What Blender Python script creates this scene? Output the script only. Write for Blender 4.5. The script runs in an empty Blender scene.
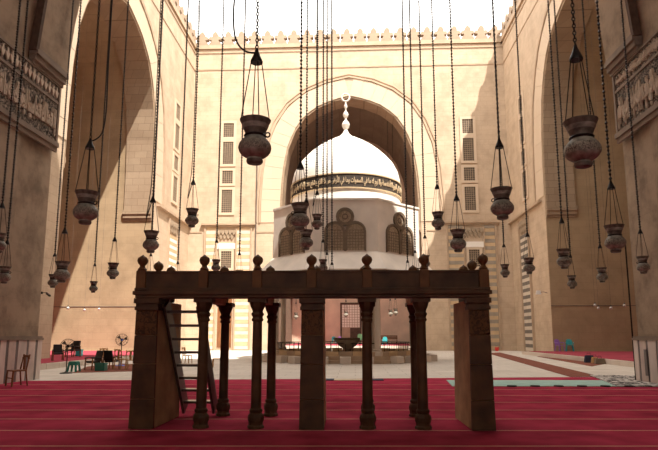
import bpy, math, random
from mathutils import Vector, Matrix
random.seed(7)
S = bpy.context.scene
COL = S.collection
PI = math.pi

# ---------------------------------------------------------------- camera
FPX, CX, CY, HZ, VPX, EYE = 560.0, 329.0, 252.0, 335.0, 355.0, 1.6
PITCH = math.atan((HZ - CY) / FPX)
YAW = math.atan((VPX - CX) * math.cos(PITCH) / FPX)
cam_data = bpy.data.cameras.new('camera')
cam_data.sensor_width = 36.0
cam_data.lens = FPX / 658.0 * 36.0
cam_data.shift_y = (CY - 225.0) / 658.0
cam_data.clip_end = 500
cam = bpy.data.objects.new('camera', cam_data)
COL.objects.link(cam)
cam.location = (0, 0, EYE)
cam.rotation_euler = (PI / 2 + PITCH, 0, YAW)
S.camera = cam

# ---------------------------------------------------------------- sky, sun, exposure
world = bpy.data.worlds.new('sky')
S.world = world
world.use_nodes = True
bg = world.node_tree.nodes['Background']
bg.inputs['Color'].default_value = (1.0, 0.95, 0.89, 1)
bg.inputs['Strength'].default_value = 3.2
sun_data = bpy.data.lights.new('sun', 'SUN')
sun_data.energy = 9.8
sun_data.color = (1.0, 0.93, 0.84)
sun_data.angle = math.radians(0.6)
sun = bpy.data.objects.new('sun', sun_data)
COL.objects.link(sun)
sun.location = (20, -20, 60)
sun.rotation_euler = Vector((-1.0, 1.45, -2.9)).to_track_quat('-Z', 'Y').to_euler()
S.view_settings.view_transform = 'Standard'
S.view_settings.look = 'None'
S.view_settings.gamma = 1.0
S.view_settings.use_curve_mapping = False
S.view_settings.exposure = 0.0
S.cycles.max_bounces = 8
S.cycles.diffuse_bounces = 6
S.cycles.glossy_bounces = 2
S.cycles.sample_clamp_indirect = 6.0

# ---------------------------------------------------------------- measuring helpers (photo pixel + known depth -> metres)
_f = Vector((-math.sin(YAW) * math.cos(PITCH), math.cos(YAW) * math.cos(PITCH), math.sin(PITCH)))
_r = Vector((math.cos(YAW), math.sin(YAW), 0))
_u = _r.cross(_f)
def _ray(px, py): return _f * FPX + _r * (px - CX) - _u * (py - CY)
def PY(px, py, y):
    d = _ray(px, py); return Vector((0, 0, EYE)) + d * (y / d.y)
def PX(px, py, x):
    d = _ray(px, py); return Vector((0, 0, EYE)) + d * (x / d.x)
def PZ(px, py, z=0.0):
    d = _ray(px, py); return Vector((0, 0, EYE)) + d * ((z - EYE) / d.z)

# ---------------------------------------------------------------- materials
MATS = {}
def mat(name, col, rough=0.8, metal=0.0, var=0.12, scale=3.0, bump=0.0, spec=0.3, col2=None, detail=4, stretch=None):
    m = bpy.data.materials.new(name); m.use_nodes = True
    nt = m.node_tree; b = nt.nodes['Principled BSDF']
    b.inputs['Roughness'].default_value = rough
    b.inputs['Metallic'].default_value = metal
    b.inputs['Specular IOR Level'].default_value = spec
    tc = nt.nodes.new('ShaderNodeTexCoord')
    mp = nt.nodes.new('ShaderNodeMapping')
    if stretch: mp.inputs['Scale'].default_value = stretch
    nz = nt.nodes.new('ShaderNodeTexNoise')
    nz.inputs['Scale'].default_value = scale; nz.inputs['Detail'].default_value = detail
    rp = nt.nodes.new('ShaderNodeValToRGB')
    c2 = col2 or tuple(min(1, c * (1 + var)) for c in col)
    c1 = tuple(c * (1 - var) for c in col)
    rp.color_ramp.elements[0].color = (*c1, 1); rp.color_ramp.elements[1].color = (*c2, 1)
    rp.color_ramp.elements[0].position = .3; rp.color_ramp.elements[1].position = .7
    nt.links.new(tc.outputs['Object'], mp.inputs['Vector']); nt.links.new(mp.outputs['Vector'], nz.inputs['Vector'])
    nt.links.new(nz.outputs['Fac'], rp.inputs['Fac']); nt.links.new(rp.outputs['Color'], b.inputs['Base Color'])
    if bump:
        bp = nt.nodes.new('ShaderNodeBump'); bp.inputs['Strength'].default_value = bump; bp.inputs['Distance'].default_value = .03
        nt.links.new(nz.outputs['Fac'], bp.inputs['Height']); nt.links.new(bp.outputs['Normal'], b.inputs['Normal'])
    MATS[name] = m
    return m

def stone(name, c1, c2, mortar, bw=1.3, rh=.52, stain=.25, stain_col=None, msize=.012, axis='xy', stain_scale=.35, bump=.25):
    """ashlar courses: procedural joints, per-block tone and blotchy weathering"""
    m = bpy.data.materials.new(name); m.use_nodes = True
    nt = m.node_tree; L = nt.links; b = nt.nodes['Principled BSDF']
    b.inputs['Roughness'].default_value = .9; b.inputs['Specular IOR Level'].default_value = .15
    tc = nt.nodes.new('ShaderNodeTexCoord'); sp = nt.nodes.new('ShaderNodeSeparateXYZ'); L.new(tc.outputs['Object'], sp.inputs[0])
    cb = nt.nodes.new('ShaderNodeCombineXYZ')
    if axis == 'xy':
        ad = nt.nodes.new('ShaderNodeMath'); ad.operation = 'ADD'
        L.new(sp.outputs['X'], ad.inputs[0]); L.new(sp.outputs['Y'], ad.inputs[1])
        L.new(ad.outputs[0], cb.inputs['X']); L.new(sp.outputs['Z'], cb.inputs['Y'])
    else:
        L.new(sp.outputs['X'], cb.inputs['X']); L.new(sp.outputs['Y'], cb.inputs['Y'])
    br = nt.nodes.new('ShaderNodeTexBrick'); L.new(cb.outputs[0], br.inputs['Vector'])
    br.inputs['Scale'].default_value = 1; br.inputs['Brick Width'].default_value = bw; br.inputs['Row Height'].default_value = rh
    br.inputs['Mortar Size'].default_value = msize; br.inputs['Mortar Smooth'].default_value = .3
    br.inputs['Color1'].default_value = (*c1, 1); br.inputs['Color2'].default_value = (*c2, 1); br.inputs['Mortar'].default_value = (*mortar, 1)
    nz = nt.nodes.new('ShaderNodeTexNoise'); nz.inputs['Scale'].default_value = stain_scale; nz.inputs['Detail'].default_value = 9; nz.inputs['Roughness'].default_value = .66
    L.new(tc.outputs['Object'], nz.inputs['Vector'])
    rp = nt.nodes.new('ShaderNodeValToRGB'); rp.color_ramp.elements[0].position = .42; rp.color_ramp.elements[1].position = .68
    L.new(nz.outputs['Fac'], rp.inputs['Fac'])
    ml = nt.nodes.new('ShaderNodeMath'); ml.operation = 'MULTIPLY'; ml.inputs[1].default_value = stain; L.new(rp.outputs['Color'], ml.inputs[0])
    mx = nt.nodes.new('ShaderNodeMix'); mx.data_type = 'RGBA'
    L.new(ml.outputs[0], mx.inputs['Factor']); L.new(br.outputs['Color'], mx.inputs['A'])
    sc = stain_col or tuple(c * .55 for c in c1); mx.inputs['B'].default_value = (*sc, 1)
    L.new(mx.outputs['Result'], b.inputs['Base Color'])
    n2 = nt.nodes.new('ShaderNodeTexNoise'); n2.inputs['Scale'].default_value = 6; n2.inputs['Detail'].default_value = 5
    L.new(tc.outputs['Object'], n2.inputs['Vector'])
    sb = nt.nodes.new('ShaderNodeMath'); sb.operation = 'SUBTRACT'; L.new(n2.outputs['Fac'], sb.inputs[0]); L.new(br.outputs['Fac'], sb.inputs[1])
    bp = nt.nodes.new('ShaderNodeBump'); bp.inputs['Strength'].default_value = bump; bp.inputs['Distance'].default_value = .04
    L.new(sb.outputs[0], bp.inputs['Height']); L.new(bp.outputs['Normal'], b.inputs['Normal'])
    MATS[name] = m
    return m

def carved(name, hi, lo, scale=9.0, thr=(.42, .52), rough=.85, kind='voronoi'):
    """shallow scroll carving: cut ground is coloured darker than the raised parts, with matching relief"""
    m = bpy.data.materials.new(name); m.use_nodes = True
    nt = m.node_tree; L = nt.links; b = nt.nodes['Principled BSDF']; b.inputs['Roughness'].default_value = rough
    b.inputs['Specular IOR Level'].default_value = .2
    tc = nt.nodes.new('ShaderNodeTexCoord')
    nz = nt.nodes.new('ShaderNodeTexNoise'); nz.inputs['Scale'].default_value = scale; nz.inputs['Detail'].default_value = 1.5; nz.inputs['Distortion'].default_value = 1.8
    L.new(tc.outputs['Object'], nz.inputs['Vector'])
    rp = nt.nodes.new('ShaderNodeValToRGB'); rp.color_ramp.elements[0].position = thr[0]; rp.color_ramp.elements[1].position = thr[1]
    rp.color_ramp.elements[0].color = (*lo, 1); rp.color_ramp.elements[1].color = (*hi, 1)
    L.new(nz.outputs['Fac'], rp.inputs['Fac']); L.new(rp.outputs['Color'], b.inputs['Base Color'])
    bp = nt.nodes.new('ShaderNodeBump'); bp.inputs['Strength'].default_value = .7; bp.inputs['Distance'].default_value = .05
    L.new(rp.outputs['Color'], bp.inputs['Height']); L.new(bp.outputs['Normal'], b.inputs['Normal'])
    MATS[name] = m
    return m

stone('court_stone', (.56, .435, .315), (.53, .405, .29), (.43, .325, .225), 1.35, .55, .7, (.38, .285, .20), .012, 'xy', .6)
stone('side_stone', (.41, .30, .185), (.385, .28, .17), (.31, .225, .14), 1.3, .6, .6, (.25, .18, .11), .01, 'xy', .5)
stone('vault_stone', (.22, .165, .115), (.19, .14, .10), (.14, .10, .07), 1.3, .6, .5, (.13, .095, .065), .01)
stone('iwan_stone', (.40, .30, .212), (.375, .28, .198), (.32, .24, .168), 2.2, .95, .85, (.19, .14, .10), .006, 'xy', 1.1)
stone('rib_stone', (.40, .30, .205), (.34, .25, .17), (.25, .18, .12), 1.1, .62, .45, (.25, .17, .11), .02)
stone('voussoir_stone', (.60, .475, .35), (.58, .455, .335), (.53, .41, .30), 2.5, 2.5, .2, (.48, .37, .265), .004)
stone('marble_floor', (.62, .56, .49), (.57, .51, .44), (.42, .36, .30), 1.4, .9, .45, (.42, .37, .32), .02, 'flat', .5, .05)
stone('marble_pale', (.64, .55, .47), (.60, .51, .43), (.5, .42, .35), 3, 3, .3, (.5, .42, .35), .003)
mat('moulding_stone', (.44, .325, .225), var=.12, scale=1.2, bump=.2)
mat('merlon_stone', (.34, .25, .175), var=.15, scale=1.2, bump=.2)
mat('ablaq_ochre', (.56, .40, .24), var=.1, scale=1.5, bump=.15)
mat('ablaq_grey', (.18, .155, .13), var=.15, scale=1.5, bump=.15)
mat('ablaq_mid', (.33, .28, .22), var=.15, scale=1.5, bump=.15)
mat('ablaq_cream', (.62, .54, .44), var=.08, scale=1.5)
mat('grille_dark', (.075, .055, .042), var=.2, scale=4)
mat('grille_bar', (.34, .26, .18), var=.15, scale=4)
mat('plaster_white', (.80, .75, .68), var=.04, scale=.8, rough=.75)
mat('plaster_drum', (.78, .71, .63), var=.12, scale=.9, rough=.8, bump=.1)
mat('fount_frame', (.17, .125, .085), var=.2, scale=4, bump=.2)
carved('fount_lattice', (.50, .40, .29), (.30, .23, .16), 14, (.44, .5))
mat('band_dark', (.055, .042, .032), var=.3, scale=6)
mat('band_gold', (.50, .38, .24), var=.15, scale=5)
carved('stucco_scroll', (.38, .30, .23), (.03, .022, .017), 11, (.51, .57))
mat('stucco_letter', (.60, .48, .37), var=.12, scale=4, bump=.2)
mat('stucco_ledge', (.24, .18, .135), var=.15, scale=2, bump=.2)
mat('dikka_post', (.125, .056, .018), var=.4, scale=4, rough=.6, bump=.3, detail=8)
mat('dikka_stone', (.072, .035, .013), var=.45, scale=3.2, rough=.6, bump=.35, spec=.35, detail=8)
mat('dikka_lit_side', (.42, .29, .15), var=.3, scale=2.4, rough=.75, bump=.3, detail=8)  # lighter copy of the tribune stone; light on its sides is painted in
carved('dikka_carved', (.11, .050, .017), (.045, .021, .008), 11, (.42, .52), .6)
mat('ladder_wood', (.065, .045, .034), var=.4, scale=6, rough=.32, spec=.6, stretch=(1, 6, 1))
mat('carpet_red', (.34, .034, .064), var=.28, scale=1.4, rough=1, spec=.02, bump=.15, detail=9)
mat('carpet_line', (.62, .33, .24), var=.1, scale=4, rough=1, spec=.02)
mat('carpet_far', (.33, .06, .08), var=.12, scale=1, rough=1, spec=.02)
mat('runner_rust', (.21, .085, .062), var=.2, scale=3, rough=1, spec=.02)
mat('mat_teal', (.35, .50, .44), var=.1, scale=3, rough=1, spec=.02)
carved('rug_black_white', (.55, .50, .45), (.04, .035, .035), 3.2, (.45, .53), 1)
mat('mat_cream', (.58, .46, .32), var=.12, scale=3, rough=1)
mat('mat_navy', (.03, .035, .06), var=.2, scale=3, rough=1)
mat('black_rubber', (.015, .014, .013), var=.2, scale=5, rough=.6)
mat('iron', (.02, .016, .014), var=.3, scale=10, rough=.45, metal=.4)
mat('brass_neck', (.12, .105, .082), var=.5, scale=9, rough=.55, metal=.1, bump=.3, detail=6)
mat('brass_dark', (.25, .235, .19), var=.5, scale=9, rough=.6, metal=.0, bump=.3, detail=6)
carved('brass_engraved', (.34, .31, .245), (.13, .115, .09), 30, (.42, .55), .45)
mat('lamp_inside', (.02, .015, .012), var=.2, scale=6)
mat('dado_pale', (.66, .56, .50), var=.2, scale=1.6, rough=.55, stretch=(1, 1, .35))
mat('dado_dark', (.17, .145, .135), var=.3, scale=2.2, rough=.5, stretch=(1, 1, .35))
mat('dado_rose', (.58, .47, .41), var=.2, scale=1.6, rough=.55)
mat('wood_brown', (.20, .085, .035), var=.3, scale=5, rough=.5, stretch=(1, 1, .2))
mat('wood_honey', (.42, .23, .09), var=.2, scale=5, rough=.5)
mat('black_leather', (.022, .018, .018), var=.3, scale=6, rough=.4)
mat('plastic_teal', (.01, .28, .29), var=.05, scale=2, rough=.35, spec=.5)
mat('plastic_green', (.01, .17, .13), var=.05, scale=2, rough=.35, spec=.5)
mat('plastic_lime', (.16, .62, .30), var=.05, scale=2, rough=.35, spec=.5)
mat('plastic_purple', (.30, .14, .46), var=.05, scale=2, rough=.35, spec=.5)
mat('plastic_blue', (.02, .14, .65), var=.05, scale=2, rough=.35, spec=.5)
mat('plastic_cyan', (.04, .55, .60), var=.05, scale=2, rough=.35, spec=.5)
mat('plastic_red', (.62, .03, .025), var=.05, scale=2, rough=.35, spec=.5)
mat('bulb_white', (.55, .52, .48), var=.03, scale=2, rough=.2, spec=.5)
mat('pane_white', (.80, .74, .64), var=.06, scale=2, rough=.4)
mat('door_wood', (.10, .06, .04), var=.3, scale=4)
mat('iwan_back', (.66, .50, .37), var=.15, scale=.6, bump=.1, detail=7)
mat('cable_grey', (.14, .11, .09), var=.1, scale=2)
mat('paint_white', (.6, .57, .53), var=.05, scale=2, rough=.4)

# ---------------------------------------------------------------- mesh helpers
class MB:
    def __init__(self): self.v = []; self.f = []
    def add(self, vs, fs):
        o = len(self.v); self.v += [tuple(p) for p in vs]; self.f += [tuple(i + o for i in q) for q in fs]; return self
    def box(self, x0, y0, z0, x1, y1, z1):
        return self.add([(x0,y0,z0),(x1,y0,z0),(x1,y1,z0),(x0,y1,z0),(x0,y0,z1),(x1,y0,z1),(x1,y1,z1),(x0,y1,z1)],
                        [(3,2,1,0),(4,5,6,7),(0,1,5,4),(1,2,6,5),(2,3,7,6),(3,0,4,7)])
    def cbox(self, c, s, M=None):
        vs = [Vector((dx*s[0]/2, dy*s[1]/2, dz*s[2]/2)) for dz in (-1,1) for dx,dy in ((-1,-1),(1,-1),(1,1),(-1,1))]
        vs = [(M @ p if M else p) + Vector(c) for p in vs]
        return self.add(vs, [(3,2,1,0),(4,5,6,7),(0,1,5,4),(1,2,6,5),(2,3,7,6),(3,0,4,7)])
    def hexa(self, a, b):
        """two matching polygons a (bottom) and b (top) joined by sides"""
        n = len(a)
        return self.add(list(a)+list(b), [tuple(range(n-1,-1,-1)), tuple(range(n,2*n))] + [(i,(i+1)%n,n+(i+1)%n,n+i) for i in range(n)])
    def beam(self, p, q, w, h=None, up=(0,0,1)):
        p, q = Vector(p), Vector(q); h = h or w
        d = (q-p).normalized(); s = d.cross(Vector(up))
        if s.length < 1e-4: s = Vector((1,0,0))
        s.normalize(); t = s.cross(d)
        def sq(c): return [c - s*w/2 - t*h/2, c + s*w/2 - t*h/2, c + s*w/2 + t*h/2, c - s*w/2 + t*h/2]
        return self.hexa(sq(p), sq(q))
    def tube(self, pts, r, n=6, cap=True):
        pts = [Vector(p) for p in pts]; rs = r if isinstance(r, (list, tuple)) else [r]*len(pts)
        rings = []; prev = None
        for i, p in enumerate(pts):
            d = (pts[min(i+1,len(pts)-1)] - pts[max(i-1,0)]).normalized()
            if prev is None:
                s = d.cross(Vector((0,0,1)))
                if s.length < 1e-3: s = Vector((1,0,0))
            else: s = prev - d*prev.dot(d)
            s.normalize(); prev = s; t = d.cross(s)
            rings.append([p + (s*math.cos(2*PI*k/n) + t*math.sin(2*PI*k/n))*rs[i] for k in range(n)])
        o = len(self.v)
        for rg in rings: self.v += [tuple(p) for p in rg]
        for i in range(len(rings)-1):
            for k in range(n):
                a = o+i*n+k; b = o+i*n+(k+1)%n
                self.f.append((a, b, b+n, a+n))
        if cap:
            self.f.append(tuple(o+k for k in range(n-1,-1,-1))); self.f.append(tuple(o+(len(rings)-1)*n+k for k in range(n)))
        return self
    def lathe(self, prof, n=16, c=(0,0,0), a0=0.0, apo=False, cap=True):
        k_ = 1/math.cos(PI/n) if apo else 1
        o = len(self.v)
        for r, z in prof:
            for k in range(n):
                a = a0 + 2*PI*k/n
                self.v.append((c[0]+r*k_*math.cos(a), c[1]+r*k_*math.sin(a), c[2]+z))
        for i in range(len(prof)-1):
            for k in range(n):
                a = o+i*n+k; b = o+i*n+(k+1)%n
                self.f.append((a, b, b+n, a+n))
        if cap:
            self.f.append(tuple(o+k for k in range(n-1,-1,-1))); self.f.append(tuple(o+(len(prof)-1)*n+k for k in range(n)))
        return self
    def torus(self, c, R, r, n=14, m=6, M=None):
        o = len(self.v)
        for i in range(n):
            a = 2*PI*i/n
            for j in range(m):
                b = 2*PI*j/m
                p = Vector(((R+r*math.cos(b))*math.cos(a), (R+r*math.cos(b))*math.sin(a), r*math.sin(b)))
                self.v.append(tuple((M @ p if M else p) + Vector(c)))
        for i in range(n):
            for j in range(m):
                self.f.append((o+i*m+j, o+((i+1)%n)*m+j, o+((i+1)%n)*m+(j+1)%m, o+i*m+(j+1)%m))
        return self
    def poly(self, outline, d, mp):
        """extrude a 2-D outline (u,v) from depth 0 to d through mp(u,v,w)"""
        n = len(outline)
        return self.add([mp(u,v,0) for u,v in outline] + [mp(u,v,d) for u,v in outline],
                        [tuple(range(n-1,-1,-1)), tuple(range(n,2*n))] + [(i,(i+1)%n,n+(i+1)%n,n+i) for i in range(n)])
    def strip(self, inner, outer, d, mp, closed=False):
        """band between two polylines (u,v), extruded to depth d"""
        n = len(inner); vs = []
        for w in (0, d):
            vs += [mp(u,v,w) for u,v in inner] + [mp(u,v,w) for u,v in outer]
        fs = []
        for i in range(n if closed else n-1):
            j = (i+1) % n
            fs += [(i,j,n+j,n+i), (2*n+i,3*n+i,3*n+j,2*n+j), (i,2*n+i,2*n+j,j), (n+i,n+j,3*n+j,3*n+i)]
        if not closed: fs += [(0,n,3*n,2*n), (n-1,3*n-1,4*n-1,2*n-1)]
        return self.add(vs, fs)
    def mesh(self, name, m, smooth=False):
        me = bpy.data.meshes.new(name); me.from_pydata(self.v, [], self.f)
        import bmesh
        bm = bmesh.new(); bm.from_mesh(me); bmesh.ops.recalc_face_normals(bm, faces=bm.faces); bm.to_mesh(me); bm.free()
        me.materials.append(MATS[m])
        if smooth:
            for p in me.polygons: p.use_smooth = True
            try: me.set_sharp_from_angle(angle=math.radians(38))
            except Exception: pass
        return me
    def build(self, name, m, parent=None, smooth=False, loc=None, bevel=0):
        return link(name, self.mesh(name, m, smooth), parent, loc, bevel)

def link(name, me, parent=None, loc=None, bevel=0, rot=None):
    o = bpy.data.objects.new(name, me); COL.objects.link(o)
    if parent is not None: o.parent = parent
    if loc is not None: o.location = loc
    if rot is not None: o.rotation_euler = rot
    if bevel:
        md = o.modifiers.new('bevel', 'BEVEL'); md.width = bevel; md.segments = 2; md.limit_method = 'ANGLE'
    return o
def tag(o, label, cat, group=None):
    o['label'] = label; o['category'] = cat
    if group: o['group'] = group
    return o
def struct(o, label=None, cat=None):
    o['kind'] = 'structure'
    if label: o['label'] = label
    if cat: o['category'] = cat
    return o
def empty(name, loc=(0,0,0), rz=0, sc=None):
    o = bpy.data.objects.new(name, None); COL.objects.link(o); o.location = loc; o.rotation_euler = (0,0,rz)
    o.empty_display_size = .2
    if sc: o.scale = (sc,)*3
    return o
def thing(name, label, cat, loc=(0,0,0), rz=0, group=None, sc=None):
    return tag(empty(name, loc, rz, sc), label, cat, group)
def copy_tree(o, parent=None):
    c = o.copy(); COL.objects.link(c); c.parent = parent
    for ch in o.children: copy_tree(ch, c)
    return c

# ---------------------------------------------------------------- arabic lettering (joined forms, laid out right to left)
_FORMS = {'ا':('\ufe8d','\ufe8e',None,None),'أ':('\ufe83','\ufe84',None,None),'إ':('\ufe87','\ufe88',None,None),'آ':('\ufe81','\ufe82',None,None),
 'ب':('\ufe8f','\ufe90','\ufe91','\ufe92'),'ت':('\ufe95','\ufe96','\ufe97','\ufe98'),'ة':('\ufe93','\ufe94',None,None),'ح':('\ufea1','\ufea2','\ufea3','\ufea4'),
 'خ':('\ufea5','\ufea6','\ufea7','\ufea8'),'د':('\ufea9','\ufeaa',None,None),'ذ':('\ufeab','\ufeac',None,None),'ر':('\ufead','\ufeae',None,None),
 'ج':('\ufe9d','\ufe9e','\ufe9f','\ufea0'),'ز':('\ufeaf','\ufeb0',None,None),'ؤ':('\ufe85','\ufe86',None,None),'س':('\ufeb1','\ufeb2','\ufeb3','\ufeb4'),'ش':('\ufeb5','\ufeb6','\ufeb7','\ufeb8'),'ض':('\ufebd','\ufebe','\ufebf','\ufec0'),'ط':('\ufec1','\ufec2','\ufec3','\ufec4'),
 'ع':('\ufec9','\ufeca','\ufecb','\ufecc'),'غ':('\ufecd','\ufece','\ufecf','\ufed0'),'ف':('\ufed1','\ufed2','\ufed3','\ufed4'),'ق':('\ufed5','\ufed6','\ufed7','\ufed8'),
 'ك':('\ufed9','\ufeda','\ufedb','\ufedc'),'ل':('\ufedd','\ufede','\ufedf','\ufee0'),'م':('\ufee1','\ufee2','\ufee3','\ufee4'),'ن':('\ufee5','\ufee6','\ufee7','\ufee8'),
 'ه':('\ufee9','\ufeea','\ufeeb','\ufeec'),'و':('\ufeed','\ufeee',None,None),'ي':('\ufef1','\ufef2','\ufef3','\ufef4'),'ى':('\ufeef','\ufef0',None,None)}
def shape_ar(t):
    out = []
    for i, ch in enumerate(t):
        if ch not in _FORMS: out.append(ch); continue
        F = _FORMS[ch]
        pj = i > 0 and t[i-1] in _FORMS and _FORMS[t[i-1]][2] is not None
        nj = i < len(t)-1 and t[i+1] in _FORMS and F[2] is not None
        k = 3 if (pj and nj) else 2 if nj else 1 if pj else 0
        out.append(F[k] or F[1 if pj else 0])
    return ''.join(reversed(out))
def text_mesh(t, name, m, width, height, depth, mp, weight=.012):
    """solid letters fitted to width x height, each vertex carried through mp(u, v, w)"""
    cu = bpy.data.curves.new('lettering', 'FONT'); cu.body = t; cu.extrude = .05; cu.offset = weight; cu.resolution_u = 2
    ob = bpy.data.objects.new('lettering', cu); COL.objects.link(ob)
    bpy.context.view_layer.update()
    me = bpy.data.meshes.new_from_object(ob.evaluated_get(bpy.context.evaluated_depsgraph_get()))
    bpy.data.objects.remove(ob); bpy.data.curves.remove(cu)
    xs = [v.co.x for v in me.vertices]; ys = [v.co.y for v in me.vertices]
    x0, x1, y0, y1 = min(xs), max(xs), min(ys), max(ys)
    for v in me.vertices:
        v.co = Vector(mp((v.co.x-x0)/(x1-x0)*width, (v.co.y-y0)/(y1-y0)*height, (v.co.z+.05)/.1*depth))
    me.name = name; me.materials.clear(); me.materials.append(MATS[m])
    return me
AYAT = shape_ar('الله لا إله إلا هو الحي القيوم لا تأخذه سنة ولا نوم له ما في السموات وما في الأرض من ذا الذي يشفع عنده إلا بإذنه يعلم ما بين أيديهم وما خلفهم')
FATH = shape_ar('إنا فتحنا لك فتحا مبينا ليغفر لك الله ما تقدم من ذنبك وما تأخر ويتم نعمته عليك')
FATH2 = shape_ar('هو الذي أنزل السكينة في قلوب المؤمنين ليزدادوا إيمانا مع إيمانهم ولله جنود السموات')

# ================================================================ SETTING
XL, XR, YF, YN = -17.94, 16.55, 59.0, 20.5          # courtyard faces
ZTOP = 33.85
PROF = [(7.7, 0), (7.7, 12), (7.68, 16), (7.5, 19), (7.05, 21.8), (6.25, 23.9), (5.2, 25.5), (3.75, 26.65), (1.9, 27.45), (0, 27.9)]
NPROF = [(10.75, 0), (10.75, 11.8), (10.55, 14), (10.25, 16), (9.7, 18.5), (8.9, 21), (7.5, 23.8), (5.6, 26.2), (3.1, 28.2), (0, 29.8)]
NCX = -.88
def full(prof, c, s=1.0):
    L_ = [(c - h*s, z) for h, z in prof]; R_ = [(c + h*s, z) for h, z in reversed(prof[:-1])]
    return L_ + R_
def offset(pts, d):
    out = []
    for i, p in enumerate(pts):
        a = Vector(pts[max(i-1,0)]); b = Vector(pts[min(i+1,len(pts)-1)])
        t = (b-a).normalized(); out.append((p[0] - t.y*d, p[1] + t.x*d))
    return out
def arch_wall(mb, u0, u1, z1, pts, t, mp):
    n = len(pts); vs = []; fs = []
    for w in (0, t):
        vs += [mp(u,z,w) for u,z in pts] + [mp(u,z1,w) for u,z in pts]
    for s in (0, 2*n):
        for i in range(n-1):
            if abs(pts[i][0]-pts[i+1][0]) > 1e-5: fs.append((s+i, s+i+1, s+n+i+1, s+n+i))
    for i in range(n-1):
        if abs(pts[i][0]-pts[i+1][0]) > 1e-5: fs.append((i, 2*n+i, 2*n+i+1, i+1))
    mb.add(vs, fs)
    for a, b in ((u0, pts[0][0]), (pts[-1][0], u1)):
        mb.poly([(a,0),(b,0),(b,z1),(a,z1)], t, mp)
    mb.poly([(pts[0][0],z1-.01),(pts[-1][0],z1-.01),(pts[-1][0],z1),(pts[0][0],z1)], t, mp)

# -- ground
MB().box(-60, -30, -.4, 60, 110, 0).build('floor', 'marble_floor')
struct(bpy.data.objects['floor'], 'pale marble paving of the sunlit courtyard', 'floor')

# maps: (u, z, w) with w going INTO the wall
far_map = lambda u, z, w: (u, YF + w, z)
left_map = lambda u, z, w: (XL - w, u, z)
right_map = lambda u, z, w: (XR + w, u, z)
near_map = lambda u, z, w: (u, YN - w, z)

def merlon_outline():
    h = [(.0,0),(.70,0),(.70,.26),(.48,.44),(.38,.62),(.46,.72),(.60,.68),(.72,.80),(.70,1.0),(.54,1.10),(.40,1.06),(.32,1.12),(.34,1.32),(.22,1.55),(.0,1.72)]
    return h + [(-u, v) for u, v in reversed(h[1:-1])]
MERLON = {}
def courtyard_wall(name, mp, u0, u1, c, label, lo_u, hi_u, skip=lambda u: False, half=1.0, flip=False, mat_='court_stone'):
    pts = full(PROF, c, half)
    mb = MB(); arch_wall(mb, u0, u1, ZTOP, pts, 2.4, mp)
    w = struct(mb.build(name, mat_), label, 'wall')
    # cornice, strings
    MB().poly([(lo_u,ZTOP-.12),(hi_u,ZTOP-.12),(hi_u,ZTOP+.32),(lo_u,ZTOP+.32)], -.20, mp).poly([(lo_u,ZTOP-.12),(hi_u,ZTOP-.12),(hi_u,ZTOP+.32),(lo_u,ZTOP+.32)], 2.4, mp).build('cornice', 'moulding_stone', w)
    MB().poly([(lo_u,ZTOP-.62),(hi_u,ZTOP-.62),(hi_u,ZTOP-.42),(lo_u,ZTOP-.42)], -.08, mp).build('string_course', 'moulding_stone', w)
    MB().poly([(lo_u,31.2),(hi_u,31.2),(hi_u,31.38),(lo_u,31.38)], -.06, mp).build('string_course', 'moulding_stone', w)
    # merlons
    n = int(round((hi_u-lo_u)/1.5)); st = (hi_u-lo_u)/n
    key = name
    me = MB().poly(merlon_outline(), .6, lambda u, v, d: Vector(mp(u, v, d)) - Vector(mp(0, 0, 0))).mesh('merlon', 'merlon_stone')
    for i in range(n):
        u = lo_u + st*(i+.5)
        link('merlon', me, w, Vector(mp(u, ZTOP+.32, -.1)))
    # hood moulding round the arch: two thin rolls
    arc = [p for p in pts if p[1] >= 15.9]
    arc = [(pts[2][0], 13.6)] + arc + [(pts[-3][0], 13.6)]
    for d0, d1, pr in ((2.1, 2.28, -.14), (2.46, 2.57, -.09)):
        MB().strip(offset(arc, d0), offset(arc, d1), pr, mp).build('hood_moulding', 'moulding_stone', w)
    # voussoirs
    fine = []
    for i in range(len(arc)-1):
        for k in range(6):
            a, b = Vector(arc[i]), Vector(arc[i+1]); q = a.lerp(b, k/6); fine.append((q.x, q.y))
    fine.append(arc[-1])
    ln = [0]
    for a, b in zip(fine, fine[1:]): ln.append(ln[-1] + (Vector(b)-Vector(a)).length)
    def at(s):
        for i in range(len(ln)-1):
            if ln[i+1] >= s or i == len(ln)-2:
                t = (s-ln[i])/(ln[i+1]-ln[i]); a, b = Vector(fine[i]), Vector(fine[i+1])
                p = a.lerp(b, t); d = (b-a).normalized(); return p, Vector((-d.y, d.x))
    N = 30
    for k in range(N):
        g = .012
        p0, n0 = at(ln[-1]*k/N + g); p1, n1 = at(ln[-1]*(k+1)/N - g)
        q = [p0, p1, p1 + n1*2.05, p0 + n0*2.05]
        MB().poly([(a.x, a.y) for a in q], -.05 - .012*(k % 2), mp).build('voussoir', 'voussoir_stone', w)
    return w

wall_far = courtyard_wall('wall_far', far_map, XL-3, XR+3, -.46, 'tall sunlit sandstone courtyard wall behind the domed fountain with a pointed arch', XL, XR, half=.985)
wall_left = courtyard_wall('wall_left', left_map, YN-2, YF, 40.4, 'sunlit sandstone courtyard wall on the left with tall arched recess', YN, YF)
wall_right = courtyard_wall('wall_right', right_map, YN-2, YF, 40.6, 'shaded sandstone courtyard wall on the right with tall arched recess', YN, YF)
mb = MB(); arch_wall(mb, XL-2, XR+2, ZTOP+1.4, full(NPROF, NCX, 1.012), 2.3, near_map)
struct(mb.build('wall_near', 'iwan_stone'), 'arched front wall of the near prayer hall', 'wall')

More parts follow.
